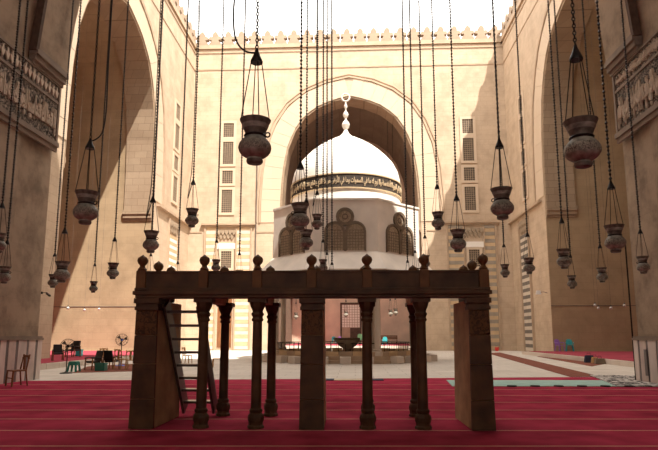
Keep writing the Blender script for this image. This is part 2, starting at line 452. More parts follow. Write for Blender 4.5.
# -- ribs under the arches with stepped corbels
def rib(name, mp, pts, depth, parent, zs=11.9, thick=.22, mat_='rib_stone', extra=0):
    arc = [p for p in pts if p[1] > zs+.3]
    arc = [(pts[0][0], zs+.0)] + arc + [(pts[-1][0], zs+.0)]
    inner = offset(arc, -thick)
    MB().strip(inner, offset(arc, .04), depth, mp).build('arch_rib', mat_, parent)
    for s, u in ((1, pts[0][0]), (-1, pts[-1][0])):
        for k, (dz0, dz1, pr) in enumerate(((-.95, -.72, .10), (-.72, -.38, .24), (-.38, -.16, .34), (-.16, 0, .30))):
            MB().poly([(u-s*.05, zs+dz0), (u+s*pr, zs+dz0), (u+s*pr, zs+dz1), (u-s*.05, zs+dz1)], depth+.04*k, mp).build('corbel_moulding', mat_, parent)
off_map = lambda m_, d: (lambda u, z, w: m_(u, z, w+d))
rib('rib', off_map(left_map, .05), full(PROF, 40.4), 2.5, wall_left, 12.6)
rib('rib', off_map(right_map, .05), full(PROF, 40.6), 2.5, wall_right, 12.6)
rib('rib', off_map(far_map, .05), full(PROF, -.46, .985), 2.4, wall_far, 13.4)

# -- recesses (iwans) behind the arches: walls, vault, back wall, raised platform
def iwan(nm, mp, pts, d0, d1, m_, plat, label, back=None, zback=30):
    fl = [p for p in pts]
    MB().strip(fl, offset(fl, .5), d1-d0, off_map(mp, d0)).build('wall_' + nm + '_recess', m_)
    struct(bpy.data.objects['wall_' + nm + '_recess'], label + ', side walls and vault', 'wall')
    u0, u1 = pts[0][0]-.6, pts[-1][0]+.6
    struct(MB().poly([(u0,0),(u1,0),(u1,zback),(u0,zback)], .6, off_map(mp, d1)).build('wall_' + nm + '_back', back or m_), label + ', back wall', 'wall')
    return u0, u1
pl, pr_, pf = full(PROF, 40.4, .998), full(PROF, 40.6, .998), full(PROF, -.46, .983)
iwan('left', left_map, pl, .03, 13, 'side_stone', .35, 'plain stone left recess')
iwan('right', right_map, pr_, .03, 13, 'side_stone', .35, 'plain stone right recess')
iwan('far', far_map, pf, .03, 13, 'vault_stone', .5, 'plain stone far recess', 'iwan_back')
npts = full(NPROF, NCX)
hall = bpy.data.objects['wall_near']
MB().strip([p for p in npts if p[1] <= 11.8 and p[0] < 0], [(p[0]-.6, p[1]) for p in npts if p[1] <= 11.8 and p[0] < 0], 27, off_map(near_map, 2.2)).build('wall_hall_left', 'iwan_stone')
MB().strip([p for p in npts if p[1] <= 11.8 and p[0] > 0], [(p[0]+.6, p[1]) for p in npts if p[1] <= 11.8 and p[0] > 0], 27, off_map(near_map, 2.2)).build('wall_hall_right', 'iwan_stone')
vl = [p for p in npts if p[1] >= 11.8]
MB().strip(vl, offset(vl, .6), 27, off_map(near_map, 2.2)).build('ceiling', 'iwan_stone')
bw = MB()
for a, b, c, d in ((-13,0,11.5,6),(-13,12,11.5,14),(-13,22,11.5,31),(-13,6,-7.6,12),(-4.4,6,2.6,12),(5.8,6,11.5,12),(-13,14,-5.6,22),(3.8,14,11.5,22)):
    bw.poly([(a,b),(c,b),(c,d),(a,d)], .6, off_map(near_map, 29))
bw.build('wall_hall_back', 'iwan_stone')   # two tall windows and an upper one, added unseen to bring daylight in
for n_, l_ in (('wall_hall_left', 'worn grey-brown left wall of the near prayer hall'), ('wall_hall_right', 'worn grey-brown right wall of the near prayer hall'), ('ceiling', 'pointed stone vault over the near prayer hall'), ('wall_hall_back', 'back wall of the near prayer hall behind the viewer')):
    struct(bpy.data.objects[n_], l_, 'ceiling' if n_ == 'ceiling' else 'wall')
# near ribs start above the inscription band
arcn = [(-11.63, 11.75)] + [p for p in npts if p[1] > 12] + [(9.87, 11.75)]
MB().strip(offset(arcn, -.24), offset(arcn, .02), 2.05, off_map(near_map, .0)).build('arch_rib', 'iwan_stone', hall)
for s, u in ((1, -11.63), (-1, 9.87)):
    for k, (a, b, p_) in enumerate(((11.28, 11.42, .14), (11.42, 11.62, .24), (11.62, 11.78, .33), (11.78, 11.9, .28))):
        MB().poly([(u-s*.02, a), (u+s*p_, a), (u+s*p_, b), (u-s*.02, b)], 2.12+.03*k, off_map(near_map, -.02)).build('corbel_moulding', 'stucco_ledge', hall)

MB().strip(offset(arcn, -.30), offset(arcn, -.02), .16, off_map(near_map, 2.06)).build('rib_shadow_strip', 'door_wood', hall)  # dark strip added for the shadow line beside the rib
# -- inscription bands on the hall walls
def hall_band(side, text):
    x = -11.63 if side < 0 else 9.87
    par = bpy.data.objects['wall_hall_left' if side < 0 else 'wall_hall_right']
    s = 1 if side < 0 else -1            # direction into the hall
    y0, y1 = 6.0, 20.46
    def bx(z0, z1, p, name, m_):
        MB().box(min(x, x+s*p), y0, z0, max(x, x+s*p), y1, z1).build(name, m_, par)
    bx(8.95, 11.25, .05, 'carved_ground', 'stucco_scroll')
    bx(8.62, 8.80, .10, 'band_ledge', 'stucco_ledge'); bx(8.80, 8.98, .17, 'band_ledge', 'stucco_ledge')
    bx(10.52, 10.62, .09, 'band_fillet', 'stucco_ledge'); bx(11.22, 11.30, .10, 'band_fillet', 'stucco_ledge')
    MB().box(min(x, x+s*.1), y1-.12, 8.98, max(x, x+s*.1), y1, 11.25).build('band_fillet', 'stucco_ledge', par)
    if side < 0: mp = lambda u, v, w: (x + .05 + w, y0 + .3 + u, 9.05 + v)
    else: mp = lambda u, v, w: (x - .05 - w, y1 - .25 - u, 9.05 + v)
    link('kufic_lettering', text_mesh(text, 'kufic_lettering', 'stucco_letter', y1-y0-.5, 1.42, .07, mp, .03), par)
    if side > 0:
        mp2 = lambda u, v, w: (x - .05 - w, y1 - .25 - u, 10.68 + v)
        link('kufic_lettering', text_mesh(FATH2 + ' ' + AYAT + ' ' + FATH + ' ' + FATH2, 'kufic_lettering', 'stucco_letter', y1-y0-.5, .48, .06, mp2, .03), par)
        return
    # upper frieze of small palmettes
    leaf = [(0,-.22),(.06,-.1),(.11,.05),(.06,.08),(.03,.02),(.03,.17),(0,.24),(-.03,.17),(-.03,.02),(-.06,.08),(-.11,.05),(-.06,-.1)]
    lm = MB().poly(leaf, .06, lambda u, v, w: (s*w, u, v)).mesh('palmette', 'stucco_letter')
    for k in range(52):
        link('palmette', lm, par, (x + s*.04, y1 - .28 - k*.26, 10.92))
hall_band(-1, FATH2 + ' ' + FATH); hall_band(1, AYAT + ' ' + FATH + ' ' + FATH2)

# -- marble dado on the hall walls
def dado(side):
    x = -11.63 if side < 0 else 9.87; s = 1 if side < 0 else -1
    par = bpy.data.objects['wall_hall_left' if side < 0 else 'wall_hall_right']
    y = 20.48; k = 0
    ws = [.30, .13, .42, .12, .50, .14, .40, .14]
    ms = ['dado_pale', 'dado_dark', 'dado_rose', 'dado_dark', 'dado_pale', 'dado_dark', 'dado_rose', 'dado_dark']
    while y > 9:
        w_ = ws[k % 8]
        p_ = .07 if k % 2 == 0 else .055
        MB().box(min(x, x+s*p_), y-w_+.006, .0, max(x, x+s*p_), y-.006, 1.42).build('marble_panel', ms[k % 8], par)
        y -= w_; k += 1
    MB().box(min(x, x+s*.10), 9, 1.42, max(x, x+s*.10), 20.52, 1.50).box(min(x, x+s*.06), 9, 1.50, max(x, x+s*.06), 20.5, 1.56).build('dado_cap', 'stucco_ledge', par)
    return par
dl = dado(-1); dr = dado(1)
MB().box(9.76, 19.55, .25, 9.80, 19.72, 1.12).build('niche_panel', 'dado_dark', dr)

MB().tube([(9.82, 20.53, .05), (9.82, 20.53, 4.9)], .028, 6).build('pier_edge_tube', 'iron', hall)  # thin dark vertical tube along the right pier edge
# -- windows, niches and striped panels of the courtyard walls
def grille_window(parent, mp, u, z0, z1, w):
    """pale frame slab with a dark recessed grille of crossing bars"""
    fr = MB()
    f = .28
    for a, b, c, d in ((u-w/2-f, z0-f, u-w/2, z1+f), (u+w/2, z0-f, u+w/2+f, z1+f), (u-w/2, z0-f, u+w/2, z0), (u-w/2, z1, u+w/2, z1+f)):
        fr.poly([(a,b),(c,b),(c,d),(a,d)], -.10, mp)
    fo = fr.build('window_frame', 'voussoir_stone', parent)
    MB().poly([(u-w/2,z0),(u+w/2,z0),(u+w/2,z1),(u-w/2,z1)], -.012, mp).build('window_pane', 'grille_dark', fo)
    g = MB(); n = 5; st = w/n
    for i in range(1, n): g.poly([(u-w/2+st*i-.028,z0),(u-w/2+st*i+.028,z0),(u-w/2+st*i+.028,z1),(u-w/2+st*i-.028,z1)], -.05, mp)
    m_ = max(3, int(round((z1-z0)/st))); sz = (z1-z0)/m_
    for i in range(1, m_): g.poly([(u-w/2,z0+sz*i-.028),(u+w/2,z0+sz*i-.028),(u+w/2,z0+sz*i+.028),(u-w/2,z0+sz*i+.028)], -.05, mp)
    g.build('window_grille', 'grille_bar', fo)
WZ = ((23.3, 24.9), (20.2, 22.75), (18.0, 19.45), (14.75, 17.3))
def window_stack(parent, mp, u, w=1.15):
    for z0, z1 in WZ: grille_window(parent, mp, u, z0, z1, w)
def striped_panel(parent, mp, u0, u1, uc, nw, door=True):
    """moulded hood, ablaq courses either side of a shallow niche with stalactites, lintel, small window and door"""
    zt = 13.35
    MB().poly([(u0-.35, zt), (u1+.35, zt), (u1+.35, zt+.20), (u0-.35, zt+.20)], -.34, mp).poly([(u0-.2, zt-.18), (u1+.2, zt-.18), (u1+.2, zt), (u0-.2, zt)], -.2, mp).build('hood_ledge', 'moulding_stone', parent)
    for a in (u0, u1-.16): MB().poly([(a,0),(a+.16,0),(a+.16,zt-.18),(a,zt-.18)], -.15, mp).build('panel_border', 'moulding_stone', parent)
    n = 34; h = (zt-.3)/n
    for a, b in ((u0+.2, uc-nw/2-.12), (uc+nw/2+.12, u1-.2)):
        for k in range(n):
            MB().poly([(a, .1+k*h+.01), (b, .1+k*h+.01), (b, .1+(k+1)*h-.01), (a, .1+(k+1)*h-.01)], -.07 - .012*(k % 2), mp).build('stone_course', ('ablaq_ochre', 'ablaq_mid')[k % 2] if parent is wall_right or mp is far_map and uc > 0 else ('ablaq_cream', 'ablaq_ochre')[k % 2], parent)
    # niche jambs and stalactite head
    for a in (uc-nw/2-.12, uc+nw/2): MB().poly([(a,0),(a+.12,0),(a+.12,zt-.4),(a,zt-.4)], -.22, mp).build('niche_jamb', 'moulding_stone', parent)
    m5 = 5; st = nw/m5
    for r, (z, dep) in enumerate(((12.35, -.22), (11.9, -.14))):
        for i in range(m5 - r):
            u = uc - nw/2 + st*(i+.5+.5*r)
            MB().poly([(u-st*.46, z+.42), (u-st*.46, z+.18), (u-st*.2, z-.02), (u, z-.12), (u+st*.2, z-.02), (u+st*.46, z+.18), (u+st*.46, z+.42)], dep, mp).build('stalactite', 'grille_bar', parent)
    MB().poly([(uc-nw/2, 10.75), (uc+nw/2, 10.75), (uc+nw/2, 11.35), (uc-nw/2, 11.35)], -.1, mp).build('lintel', 'plaster_white', parent)
    grille_window(parent, mp, uc, 8.7, 10.5, 1.1)
    MB().poly([(uc-nw/2+.25, .3), (uc+nw/2-.25, .3), (uc+nw/2-.25, 6.2), (uc-nw/2+.25, 6.2)], -.06, mp).build('door_leaf', 'wood_brown', parent)
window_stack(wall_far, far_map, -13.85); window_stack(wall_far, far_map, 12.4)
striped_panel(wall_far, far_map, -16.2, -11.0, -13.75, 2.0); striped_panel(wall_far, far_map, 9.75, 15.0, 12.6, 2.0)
window_stack(wall_left, left_map, 53.7, 1.3); window_stack(wall_right, right_map, 53.4, 1.3)
def side_niche(parent, mp, u, nw, dark):
    zt = 13.2
    MB().poly([(49.0, zt), (YF-.05, zt), (YF-.05, zt+.22), (49.0, zt+.22)], -.32, mp).build('hood_ledge', 'moulding_stone', parent)
    for a in (u-nw/2-.2, u+nw/2): MB().poly([(a,0),(a+.2,0),(a+.2,zt-.4),(a,zt-.4)], -.2, mp).build('niche_jamb', 'moulding_stone', parent)
    n = 34; h = 11.2/n
    for k in range(n):
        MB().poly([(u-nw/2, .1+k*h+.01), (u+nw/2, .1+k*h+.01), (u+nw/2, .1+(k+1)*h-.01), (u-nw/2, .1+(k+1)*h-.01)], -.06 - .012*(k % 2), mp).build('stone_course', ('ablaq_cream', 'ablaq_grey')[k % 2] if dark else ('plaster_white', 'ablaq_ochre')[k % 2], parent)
    st = nw/4
    for r, z in enumerate((12.1, 11.5)):
        for i in range(4-r):
            c = u - nw/2 + st*(i+.5+.5*r)
            MB().poly([(c-st*.45, z+.55), (c-st*.45, z+.2), (c, z-.15), (c+st*.45, z+.2), (c+st*.45, z+.55)], -.22+.08*r, mp).build('stalactite', 'grille_bar', parent)
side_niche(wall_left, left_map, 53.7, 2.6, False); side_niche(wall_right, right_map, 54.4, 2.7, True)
for par, mp, a, b in ((wall_far, far_map, XL, -8.6), (wall_far, far_map, 7.7, XR)):
    MB().poly([(a if a < -10 else a, 12.55), (-16.5 if a < -10 else 9.4, 12.55), (-16.5 if a < -10 else 9.4, 12.65), (a, 12.65)], -.06, mp).build('string_course', 'moulding_stone', par)
MB().poly([(-10.6, 12.5), (-8.0, 12.5), (-8.0, 12.62), (-10.6, 12.62)], -.06, far_map).build('string_course', 'moulding_stone', wall_far)
MB().tube([(-10.6, YF-.1, 20.5), (-10.6, YF-.1, .2)], .06, 6).build('drain_pipe', 'cable_grey', wall_far)
# thin dark string lines inside the side recesses
for nm, x0, x1, yy in (('wall_left_recess', XL-12.8, XL-.02, 48.1), ('wall_right_recess', XR+.02, XR+12.8, 48.3)):
    MB().box(x0, yy-.05, 4.02, x1, yy+.02, 4.07).build('string_course', 'cable_grey', bpy.data.objects[nm])

# -- raised platforms with red carpet in the recesses
def platform(nm, box, h, label, stones):
    x0, y0, x1, y1 = box
    p = struct(MB().box(x0, y0, 0, x1, y1, h).build('floor_' + nm, 'marble_pale'), label, 'floor')
    return p
plL = platform('platform_left', (XL-13, 25.0, XL+3.3, 48.1), .24, 'low stone platform in front of the left recess', 0)
plR = platform('platform_right', (XR-2.5, 26.0, XR+13, 48.3), .24, 'low stone platform of the right recess', 0)
plF = platform('platform_far', (-7.7, YF-.3, 6.7, YF+13), .5, 'low stone platform of the far recess', 0)
def kerb(parent, x, y0, y1, h, s, m_='marble_pale', st=1.15):
    y = y0; k = 0
    while y < y1 - .2:
        e = min(y+st, y1)
        MB().box(min(x, x+s*.16), y+.015, 0, max(x, x+s*.16), e-.015, h+.02+.015*(k % 2)).build('kerb_stone', m_, parent); y = e; k += 1
kerb(plL, XL+3.3, 25.0, 48, .24, 1); kerb(plR, XR-2.5, 26, 48.2, .24, -1)
def ell(x_in, x_wall, x_out, y0, ya, yb, z0, z1):
    q = [(x_out, y0), (x_out, yb), (x_in, yb), (x_in, ya), (x_wall, ya), (x_wall, y0)]
    return MB().hexa([(a, b, z0) for a, b in q], [(a, b, z1) for a, b in q])
tag(ell(XL-12.9, XL+.08, XL+2.9, 25.3, 32.85, 47.9, .242, .265).build('platform_carpet', 'carpet_far'), 'bright red carpet on the platform of the left recess', 'carpet', 'platform carpets')
tag(ell(XR+12.9, XR-.08, XR-2.1, 26.3, 33.05, 48.1, .242, .265).build('platform_carpet', 'carpet_far'), 'red carpet on the platform of the right recess', 'carpet', 'platform carpets')
tag(MB().box(-7.6, YF+.1, .502, 6.6, YF+12.9, .53).build('platform_carpet', 'carpet_far'), 'red carpet seen beyond the fountain in the far recess', 'carpet', 'platform carpets')

# -- tall glazed door in the far recess
d1_ = struct(empty('door_1', PY(351, 341, YF+12.95)), 'tall dark door with a pale grid of panes in the far recess', 'door')
def dmap(u, z, w): return (u, w, z)
DW, DH = 2.3, 4.6
fr = MB()
for a, b, c, d in ((-DW/2-.2, 0, -DW/2, DH), (DW/2, 0, DW/2+.2, DH), (-DW/2-.2, DH, DW/2+.2, DH+.25)): fr.poly([(a,b),(c,b),(c,d),(a,d)], -.15, dmap)
fr.build('door_frame', 'door_wood', d1_)
for i in range(7):
    for j in range(9):
        u = -DW/2 + DW*(i+.5)/7; z = 1.7 + (DH-1.7)*(j+.5)/9
        MB().poly([(u-.13, z-.13), (u+.13, z-.13), (u+.13, z+.13), (u-.13, z+.13)], -.05, dmap).build('door_pane', 'pane_white', d1_)
MB().poly([(-DW/2,0),(DW/2,0),(DW/2,DH),(-DW/2,DH)], -.03, dmap).build('door_lattice', 'moulding_stone', d1_)
MB().poly([(-.1,0),(DW/2,0),(DW/2,1.65),(-.1,1.65)], -.09, dmap).build('door_leaf', 'door_wood', d1_)

# ================================================================ CARPET OF THE HALL
cp = thing('prayer_carpet', 'long red prayer carpet with thin cream row lines covering the hall floor', 'carpet')
lines = [-6.1, -4.8, -3.5, -2.2, -.9, .4, 1.7, 3.0, 4.3, 5.6, 6.95, 8.33, 9.66, 10.95, 12.23, 13.63, 15.13, 16.75, 18.4]
slope = lambda x, y: y + .045*(x+.4)
edge = lambda x: 20.9 + .135*(x+.9)
for i, y in enumerate(lines):
    x0, x1 = -11.55, 9.79
    y2 = lines[i+1]-.004 if i+1 < len(lines) else None
    q = [(x0, slope(x0,y)), (x1, slope(x1,y)), (x1, slope(x1,y2) if y2 else edge(x1)), (x0, slope(x0,y2) if y2 else edge(x0))]
    o = MB().hexa([(a,b,0) for a,b in q], [(a,b,.02) for a,b in q]).build('carpet_strip', 'carpet_red', cp)
    w = .036
    q = [(x0, slope(x0,y)+.01), (x1, slope(x1,y)+.01), (x1, slope(x1,y)+.01+w), (x0, slope(x0,y)+.01+w)]
    MB().hexa([(a,b,.0195) for a,b in q], [(a,b,.024) for a,b in q]).build('row_line', 'carpet_line', o)

def flat(name, m_, pts, z, h, label, cat, parent=None, group=None):
    o = MB().hexa([(p[0],p[1],z) for p in pts], [(p[0],p[1],z+h) for p in pts]).build(name, m_, parent)
    if parent is None: tag(o, label, cat, group)
    return o
tm = thing('teal_mat', 'pale teal mat with black scalloped edge lying on the red carpet', 'mat')
flat('mat_sheet', 'mat_teal', [(3.0,17.95),(8.75,18.15),(9.15,20.5),(3.2,20.3)], .024, .012, '', '', tm)
for k in range(8):
    x = 3.4 + k*.72
    MB().lathe([(.16,0),(.14,.035)], 10, (x, 17.93+.035*(x-3)/1, .026)).build('scallop', 'black_rubber', tm)
flat('patterned_rug', 'rug_black_white', [(8.05,18.0),(9.75,18.0),(9.75,20.56),(11.6,20.7),(11.4,22.6),(9.2,23.0)], .04, .012, 'black and white patterned rug at the carpet edge by the right pier', 'rug')
cm = thing('door_mat', 'small cream mat with dark navy ends at the edge of the red carpet', 'mat')
flat('mat_centre', 'mat_cream', [(-.75,20.0),(.55,20.05),(.55,20.75),(-.75,20.7)], .026, .014, '', '', cm)
flat('mat_end', 'mat_navy', [(-1.08,20.0),(-.76,20.0),(-.76,20.7),(-1.08,20.7)], .026, .016, '', '', cm)
flat('mat_end', 'mat_navy', [(.56,20.05),(1.0,20.05),(1.0,20.75),(.56,20.75)], .026, .016, '', '', cm)
q = [PZ(*p) for p in ((487,353.2),(500,352.6),(600,376.6),(570,377))]
flat('courtyard_runner', 'runner_rust', q, .001, .012, 'rust-red runner laid diagonally across the marble right of the tribune', 'runner', group='rust runners')
q = [PZ(*p) for p in ((537,356.6),(548,355.8),(604,364.2),(592,366.5))]
flat('courtyard_runner', 'runner_rust', q, .001, .012, 'rust-red runner along the kerb of the right platform', 'runner', group='rust runners')
q = [PZ(*p) for p in ((88,366.5),(133,364),(133,371.5),(72,373))]
flat('floor_mat', 'runner_rust', q, .001, .012, 'faded red mat under the wooden chairs on the left', 'mat')

# ================================================================ TRIBUNE (raised platform on columns)
TR = thing('tribune', 'dark carved stone tribune raised on slim columns with ball finials along its rail', 'tribune', (-.765, 9.74, .005), math.radians(0.8))
TR.scale = (.98, 1, .983)
HW, DP = 3.12, 1.75      # half width, depth
def block(u0, u1, w0, w1, name='pier', side='dikka_lit_side'):
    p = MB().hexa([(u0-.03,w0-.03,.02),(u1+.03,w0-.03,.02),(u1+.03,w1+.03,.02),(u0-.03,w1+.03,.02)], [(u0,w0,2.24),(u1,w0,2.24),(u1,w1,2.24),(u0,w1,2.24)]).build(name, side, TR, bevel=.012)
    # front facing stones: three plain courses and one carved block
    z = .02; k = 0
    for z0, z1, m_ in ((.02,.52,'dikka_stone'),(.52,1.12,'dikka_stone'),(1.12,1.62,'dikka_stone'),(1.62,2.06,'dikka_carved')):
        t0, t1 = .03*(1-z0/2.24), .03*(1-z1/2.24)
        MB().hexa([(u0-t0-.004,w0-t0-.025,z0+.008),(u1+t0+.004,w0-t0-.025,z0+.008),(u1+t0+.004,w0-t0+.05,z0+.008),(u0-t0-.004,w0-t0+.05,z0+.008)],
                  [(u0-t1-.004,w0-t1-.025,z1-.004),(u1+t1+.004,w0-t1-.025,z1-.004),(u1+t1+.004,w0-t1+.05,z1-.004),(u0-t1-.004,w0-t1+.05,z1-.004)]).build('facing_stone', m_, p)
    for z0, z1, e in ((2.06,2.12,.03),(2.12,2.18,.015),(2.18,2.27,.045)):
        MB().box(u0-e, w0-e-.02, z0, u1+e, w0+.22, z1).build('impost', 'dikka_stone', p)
block(-HW+.01, -HW+.37, 0, 1.45); block(HW-.33, HW-.0, 0, 1.45); block(-.155, .205, 0, 1.15)
COLP = [(.145,.02),(.145,.06),(.125,.08),(.125,.12),(.14,.15),(.145,.21),(.13,.25),(.10,.28),(.115,.30),(.115,.335),(.093,.36),(.089,1.2),(.084,1.86),
        (.105,1.875),(.11,1.90),(.095,1.92),(.092,1.945),(.115,1.975),(.118,2.0),(.095,2.03),(.10,2.06),(.135,2.13),(.15,2.19),(.155,2.27)]
ncol = MB().lathe([p for p in COLP if .27 < p[1] < 1.9], 16).mesh('shaft', 'dikka_stone', True)
bcol = MB().lathe([p for p in COLP if p[1] < .29], 8).mesh('column_base', 'dikka_stone', False)
ccol = MB().lathe([p for p in COLP if p[1] > 1.86], 8, a0=PI/8).mesh('capital', 'dikka_stone', False)
acol = MB().box(-.16,-.16,2.2,.16,.16,2.275).mesh('abacus', 'dikka_stone')
US = (-1.935, -.965, .995, 1.955)
for u in US:
    for w in (.14, 1.62):
        if u == US[2] and w > 1: continue
        c = empty('column', (u + (.06 if w > 1 else 0), w, 0)); c.parent = TR
        for nm, me in (('shaft', ncol), ('column_base', bcol), ('capital', ccol), ('abacus', acol)): link(nm, me, c)
c = empty('column', (1.055, 1.62, 0)); c.parent = TR
for nm, me in (('shaft', ncol), ('column_base', bcol), ('capital', ccol), ('abacus', acol)): link(nm, me, c)
# beams, slab, mouldings
for u in US: MB().box(u-.09, .2, 2.22, u+.09, 1.74, 2.385).build('cross_beam', 'dikka_lit_side', TR, bevel=.01)
MB().box(-HW+.05, .1, 2.38, HW-.05, DP-.05, 2.45).build('deck_slab', 'dikka_lit_side', TR)
MB().box(-HW-.02, -.06, 2.275, HW+.02, .28, 2.33).box(-HW-.06, -.09, 2.33, HW+.06, .28, 2.40).box(-HW-.04, -.06, 2.40, HW+.04, .28, 2.455).build('beam', 'dikka_stone', TR, bevel=.01)
MB().box(-HW-.02, DP-.28, 2.385, HW+.02, DP+.02, 2.455).build('beam', 'dikka_stone', TR, bevel=.01)
for u0, u1 in ((-HW-.04, -HW+.22), (HW-.22, HW+.04)):
    MB().box(u0, .28, 2.275, u1, DP-.28, 2.455).build('beam', 'dikka_stone', TR, bevel=.01)
PU = [-HW+.05, -1.935, -.965, .01, 1.005, 2.02, HW-.05]
FIN = [(.055,0),(.085,.015),(.06,.04),(.045,.07),(.05,.09),(.08,.12),(.095,.16),(.095,.19),(.08,.225),(.045,.25),(.012,.275),(.004,.285)]
finm = MB().lathe(FIN, 12).mesh('finial', 'dikka_post', True)
def post(u, w):
    o = MB().box(u-.085, w-.075, 2.455, u+.085, w+.075, 2.765).box(u-.07, w-.06, 2.765, u+.07, w+.06, 2.785).build('rail_post', 'dikka_post', TR, bevel=.008)
    link('finial', finm, o, (u, w, 2.782))
def rail(a, b):
    a, b = Vector(a), Vector(b); d = (b-a).normalized(); a2, b2 = a + d*.085, b - d*.085
    MB().beam((a2.x, a2.y, 2.6), (b2.x, b2.y, 2.6), .05, .285).build('rail_panel', 'dikka_stone', TR, bevel=.006)
    MB().beam((a2.x, a2.y, 2.748), (b2.x, b2.y, 2.748), .1, .03).build('rail_cap', 'dikka_stone', TR)
WF, WR = .05, DP-.07
for u in PU: post(u, WF)
for u in PU: post(u, WR)
for a, b in zip(PU, PU[1:]):
    rail((a, WF), (b, WF)); rail((a, WR), (b, WR))
for u in (PU[0], PU[-1]):
    post(u, .9); rail((u, WF), (u, .9)); rail((u, .9), (u, WR))

# -- ladder leaning up to the deck inside the left bay
LD = thing('ladder', 'dark wooden ladder with flat treads leaning inside the left bay of the tribune', 'ladder')
b0, b1 = Vector((-3.40, 11.4, .15)), Vector((-2.80, 11.4, .15)); t0, t1 = Vector((-3.40, 10.0, 2.17)), Vector((-2.80, 10.0, 2.17))
for a, b in ((b0, t0), (b1, t1)): MB().beam(a, b, .05, .30, up=(0,1,0)).build('stringer', 'ladder_wood', LD)
for k in range(8):
    t = .07 + k*.122
    p = b0.lerp(t0, t); q_ = b1.lerp(t1, t)
    MB().cbox(((p.x+q_.x)/2, (p.y+q_.y)/2, p.z), (.565, .26, .045)).build('tread', 'ladder_wood', LD)

# ================================================================ FOUNTAIN PAVILION
FX, FY, FS = -.54, 37.0, .925
FT = thing('fountain_pavilion', 'octagonal ablution fountain pavilion with a white dome and inscription band', 'fountain', (FX, FY, 0))
AP = 4.62
def octa(r, z): return (r, z)
A8 = PI/8
MB().lathe([(AP+.55,0),(AP+.55,.18)], 8, a0=A8, apo=True).build('step', 'moulding_stone', FT)
MB().lathe([(AP+.25,.18),(AP+.25,.42)], 8, a0=A8, apo=True).build('plinth', 'moulding_stone', FT)
# parapet trough blocks and stone seats round the plinth
fw = 2*AP*math.tan(PI/8)
for k in range(8):
    a = k*PI/4; M = Matrix.Rotation(a, 4, 'Z')
    for j in range(5):
        x = -fw/2 + fw*(j+.5)/5
        c = M @ Vector((x, -(AP-.15), .54))
        MB().cbox(c, (fw/5-.03, .4, .24+.03*(j % 2)), M.to_3x3()).build('trough_stone', ('moulding_stone', 'ablaq_ochre')[j % 2], FT)
    for j in (-1, 0, 1):
        c = M @ Vector((j*fw*.33, -(AP+.75), .2))
        MB().cbox(c, (.62, .5, .4), M.to_3x3()).build('stone_seat', 'marble_pale', FT, bevel=.03)
    va = a + PI/8 - PI/2
    R_ = (AP-.2)/math.cos(PI/8)
    cx_, cy_ = R_*math.cos(va), R_*math.sin(va)
    c_ = empty('column', (cx_, cy_, 0)); c_.parent = FT
    MB().lathe([(.30,.40),(.30,.62),(.24,.68),(.27,.76),(.21,.82)], 12).build('column_base', 'marble_pale', c_, True)
    MB().lathe([(.19,.82),(.18,4.35)], 14).build('shaft', 'marble_pale', c_, True)
    MB().lathe([(.18,4.35),(.22,4.4),(.19,4.5),(.30,4.85),(.33,5.05)], 12).build('capital', 'moulding_stone', c_, True)
    # railing between columns
    A = M @ Vector((-fw/2+.25, -(AP-.2), 0)); B = M @ Vector((fw/2-.25, -(AP-.2), 0))
    rl = MB().beam((A.x,A.y,1.12), (B.x,B.y,1.12), .05, .05).build('railing', 'iron', FT)
    for j in range(9):
        p = A.lerp(B, j/8); MB().beam((p.x,p.y,.65), (p.x,p.y,1.11), .035, .035, up=(1,0,0)).build('baluster', 'iron', rl)
    # timber lintel between the capitals
    A = M @ Vector((-fw/2, -(AP-.2), 5.2)); B = M @ Vector((fw/2, -(AP-.2), 5.2))
    MB().beam(A, B, .45, .35).build('lintel', 'moulding_stone', FT)
MB().lathe([(1.0,.42),(1.0,.5),(.30,.56),(.24,.95),(.62,1.12),(.86,1.30),(.90,1.42),(.80,1.42),(.6,1.25)], 16, (0,0,0)).build('centre_basin', 'fount_frame', FT, True)
# dark stone cup on the near side
MB().lathe([(.34,.42),(.30,.5),(.17,.62),(.2,.8),(.46,.95),(.62,1.12),(.66,1.3),(.58,1.3)], 16, (.1, -(AP-.75), 0)).build('water_cup', 'fount_frame', FT, True)
MB().lathe([(AP+.98,5.18),(AP+1.0,5.30),(AP+.02,6.42),(AP-.6,6.42),(AP-.6,5.3)], 8, a0=A8, apo=True).build('eave', 'plaster_drum', FT)
MB().lathe([(AP+1.0,5.10),(AP+1.04,5.22),(AP+.9,5.22),(AP+.9,5.1)], 8, a0=A8, apo=True).build('eave_edge', 'fount_frame', FT)
ZD0, ZD1 = 6.35, 9.62
MB().lathe([(AP,ZD0),(AP,ZD1-.12),(AP+.06,ZD1-.12),(AP+.06,ZD1)], 8, a0=A8, apo=True).build('drum', 'plaster_drum', FT)
MB().lathe([(3.66,ZD1),(3.66,10.35),(3.64,10.6)], 48).build('dome_drum', 'plaster_white', FT, True)
BZ0, BZ1 = 10.56, 11.40
MB().lathe([(3.64,BZ0),(3.70,BZ0),(3.70,BZ1),(3.64,BZ1)], 64).build('inscription_band', 'band_dark', FT, True)
for z in (BZ0-.07, BZ1): MB().lathe([(3.62,z),(3.75,z),(3.75,z+.07),(3.62,z+.07)], 64).build('band_fillet', 'band_gold', FT, True)
RB = 3.70
def bmap(off):
    def f(u, v, w):
        a = u/RB + off; return ((RB+w)*math.sin(a), -(RB+w)*math.cos(a), BZ0+.1+v)
    return f
tl = PI*RB
for off in (-PI/2, PI/2): link('band_lettering', text_mesh(AYAT, 'band_lettering', 'band_gold', tl*.99, BZ1-BZ0-.2, .05, bmap(off), .022), FT)
